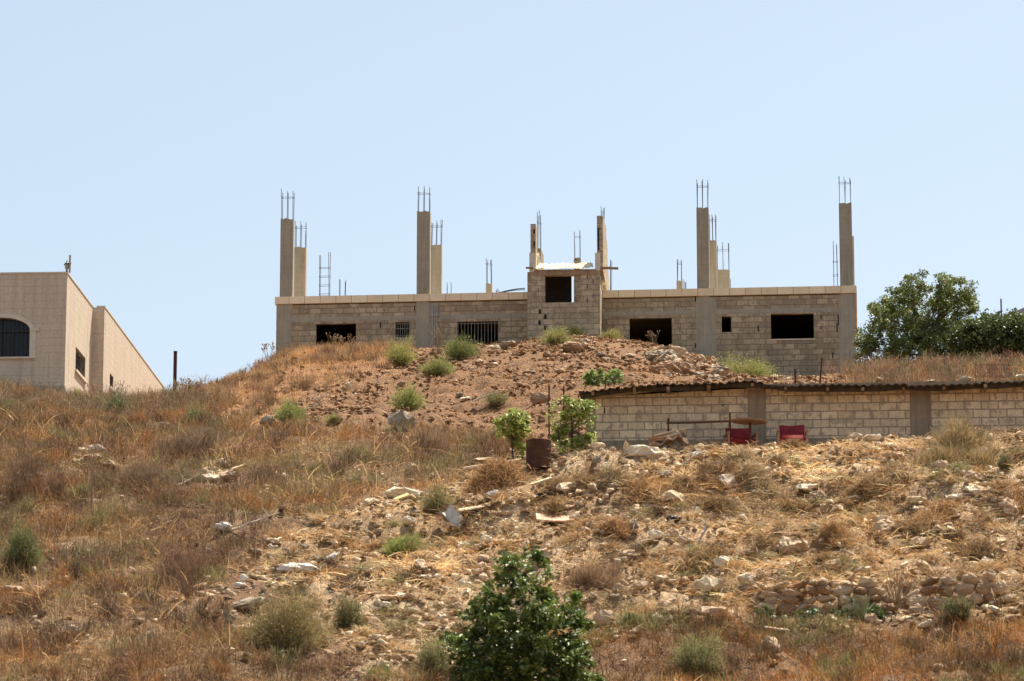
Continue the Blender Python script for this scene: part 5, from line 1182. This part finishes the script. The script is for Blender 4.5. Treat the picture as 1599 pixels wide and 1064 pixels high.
# pile of rags and broken frame before the shed wall
g = on(at(1045, 680, 90.0).x, 90.0); r = empty('rag_pile', g, 0, label='heap of old rags and broken wood in front of the shed wall', cat='rag pile')
rs = random.Random(4)
zb = P(1045, 688, 90.0)[2]-g.z
m = MB()
for k in range(9):
    x0, x1 = rs.uniform(-.45, -.1), rs.uniform(.1, .45); z0, z1 = zb+rs.uniform(0, .1), zb+rs.uniform(.05, .32); w_ = rs.uniform(.02, .045)
    m.tube([(x0, rs.uniform(-.2, .2), z0), (x1, rs.uniform(-.2, .2), z1)], w_, 5)
m.build('broken_wood', M_wood, r)
vs = []; fs = []; n = 18
for j in range(n+1):
    for i in range(n+1):
        u_, v_ = i/n*2-1, j/n*2-1; h_ = zb-.12+.42*max(0, 1-abs(u_-.35)*.9)*max(0, 1-abs(v_)*.7)+.05*math.sin(u_*9+v_*4)+.04*math.sin(v_*13+u_*3)
        vs.append((u_*.42+.05*math.sin(v_*7), v_*.32, h_+rs.uniform(-.012, .012)))
for j in range(n):
    for i in range(n): a = j*(n+1)+i; fs.append((a, a+1, a+n+2, a+n+1))
o = MB().add(vs, fs).build('rags', M_rag, r); sm = o.modifiers.new('s', 'SOLIDIFY'); sm.thickness = .015
m = MB(); m.box(-.5, -.02, -.25, -.1, zb-.05, zb+.02); m.box(-.48, .3, -.28, -.22, zb+.02, zb+.045, Matrix.Rotation(-.06, 4, 'Y')); m.build('broken_panel', M_woodred, r)
# things lying on the shed roof
for (px, py, w_, h_, lab, kd) in ((1507, 592, 24, 7, 'flat stone holding down the shed roof left of the mesh roll', 1), (1597, 588, 24, 10, 'rounded stone on the shed roof at the right edge', 1), (1457, 595, 20, 5, 'thin flat stone on the shed roof above the right column', 1), (1232, 592, 16, 7, 'white flat stone on the roof edge beside the short iron rod', 1), (1372, 593, 16, 6, 'small pale stone on the middle of the shed roof', 0)):
    a = S.F(px, py, -.1); s = mpp(91.2); rock('roof_stone', S.W(a[0], -.1, a[1]), w_*s*1.1, .3, h_*s*1.7, kd, rz=0, tilt=.05, label=lab, cat='stone')
p = at(1550, 579, 95.5); m = MB(); nr = 40
for i in range(22): 
    x = -.45+i*.043; pts = [(x, math.cos(t_*math.pi/7)*.19, math.sin(t_*math.pi/7)*.17) for t_ in range(15)]; m.tube(pts, .004, 3)
for k in range(10): t_ = k*math.pi/5; m.tube([(-.47, math.cos(t_)*.19, math.sin(t_)*.17), (.47, math.cos(t_)*.19, math.sin(t_)*.17)], .004, 3)
o = m.build('mesh_roll', M_rebar); o.location = p; tag(o, 'roll of wire mesh lying behind the shed roof at the right', 'mesh roll')
# dead branches
def branch(label, px, py, L_, rz, mat=None, seed=1):
    g = G(px, py); rr = random.Random(seed); m = MB(); d = Vector((math.cos(rz), .1, math.sin(rz)*.6)); p0 = Vector((0, 0, 0)); pts = [p0]
    for k in range(5): p0 = p0+d*L_/5+Vector((rr.uniform(-.05, .05), rr.uniform(-.04, .04), rr.uniform(-.03, .05))); pts.append(p0.copy())
    m.tube(pts, [.03, .028, .025, .02, .015, .01], 6)
    for k in range(1, 5):
        e = pts[k]+Vector((rr.uniform(-.2, .2), rr.uniform(-.1, .1), rr.uniform(.08, .25))); m.tube([pts[k], e], [.014, .006], 5)
    o = m.build('dead_branch', mat or simple('bleached_wood', (.62, .52, .40), (.45, .36, .27), 8)); o.location = g+Vector((-d.x*L_/2, 0, .1)); return tag(o, label, 'branch', None)
M_bl = simple('bleached_wood', (.66, .56, .43), (.48, .38, .28), 8)
branch('bleached branch right of the bright green mound shrub', 492, 643, .7, 1.1, M_bl, 2)
branch('forked dead branch in the grass of the left slope', 290, 768, 1.0, .7, M_bl, 3)
branch('pale curved branch on the rubble below the mound', 757, 632, .7, .5, M_bl, 4)
branch('long bleached branch among the straw left of the stone wall', 1100, 858, 1.1, 1.3, M_bl, 5)
branch('bleached stick lying left of the flat brown slab', 395, 835, 1.2, .5, M_bl, 6)
branch('thin pale branch sticking from the straw below the rail', 1088, 732, .9, .8, M_bl, 7)
SC.render.engine = 'CYCLES'
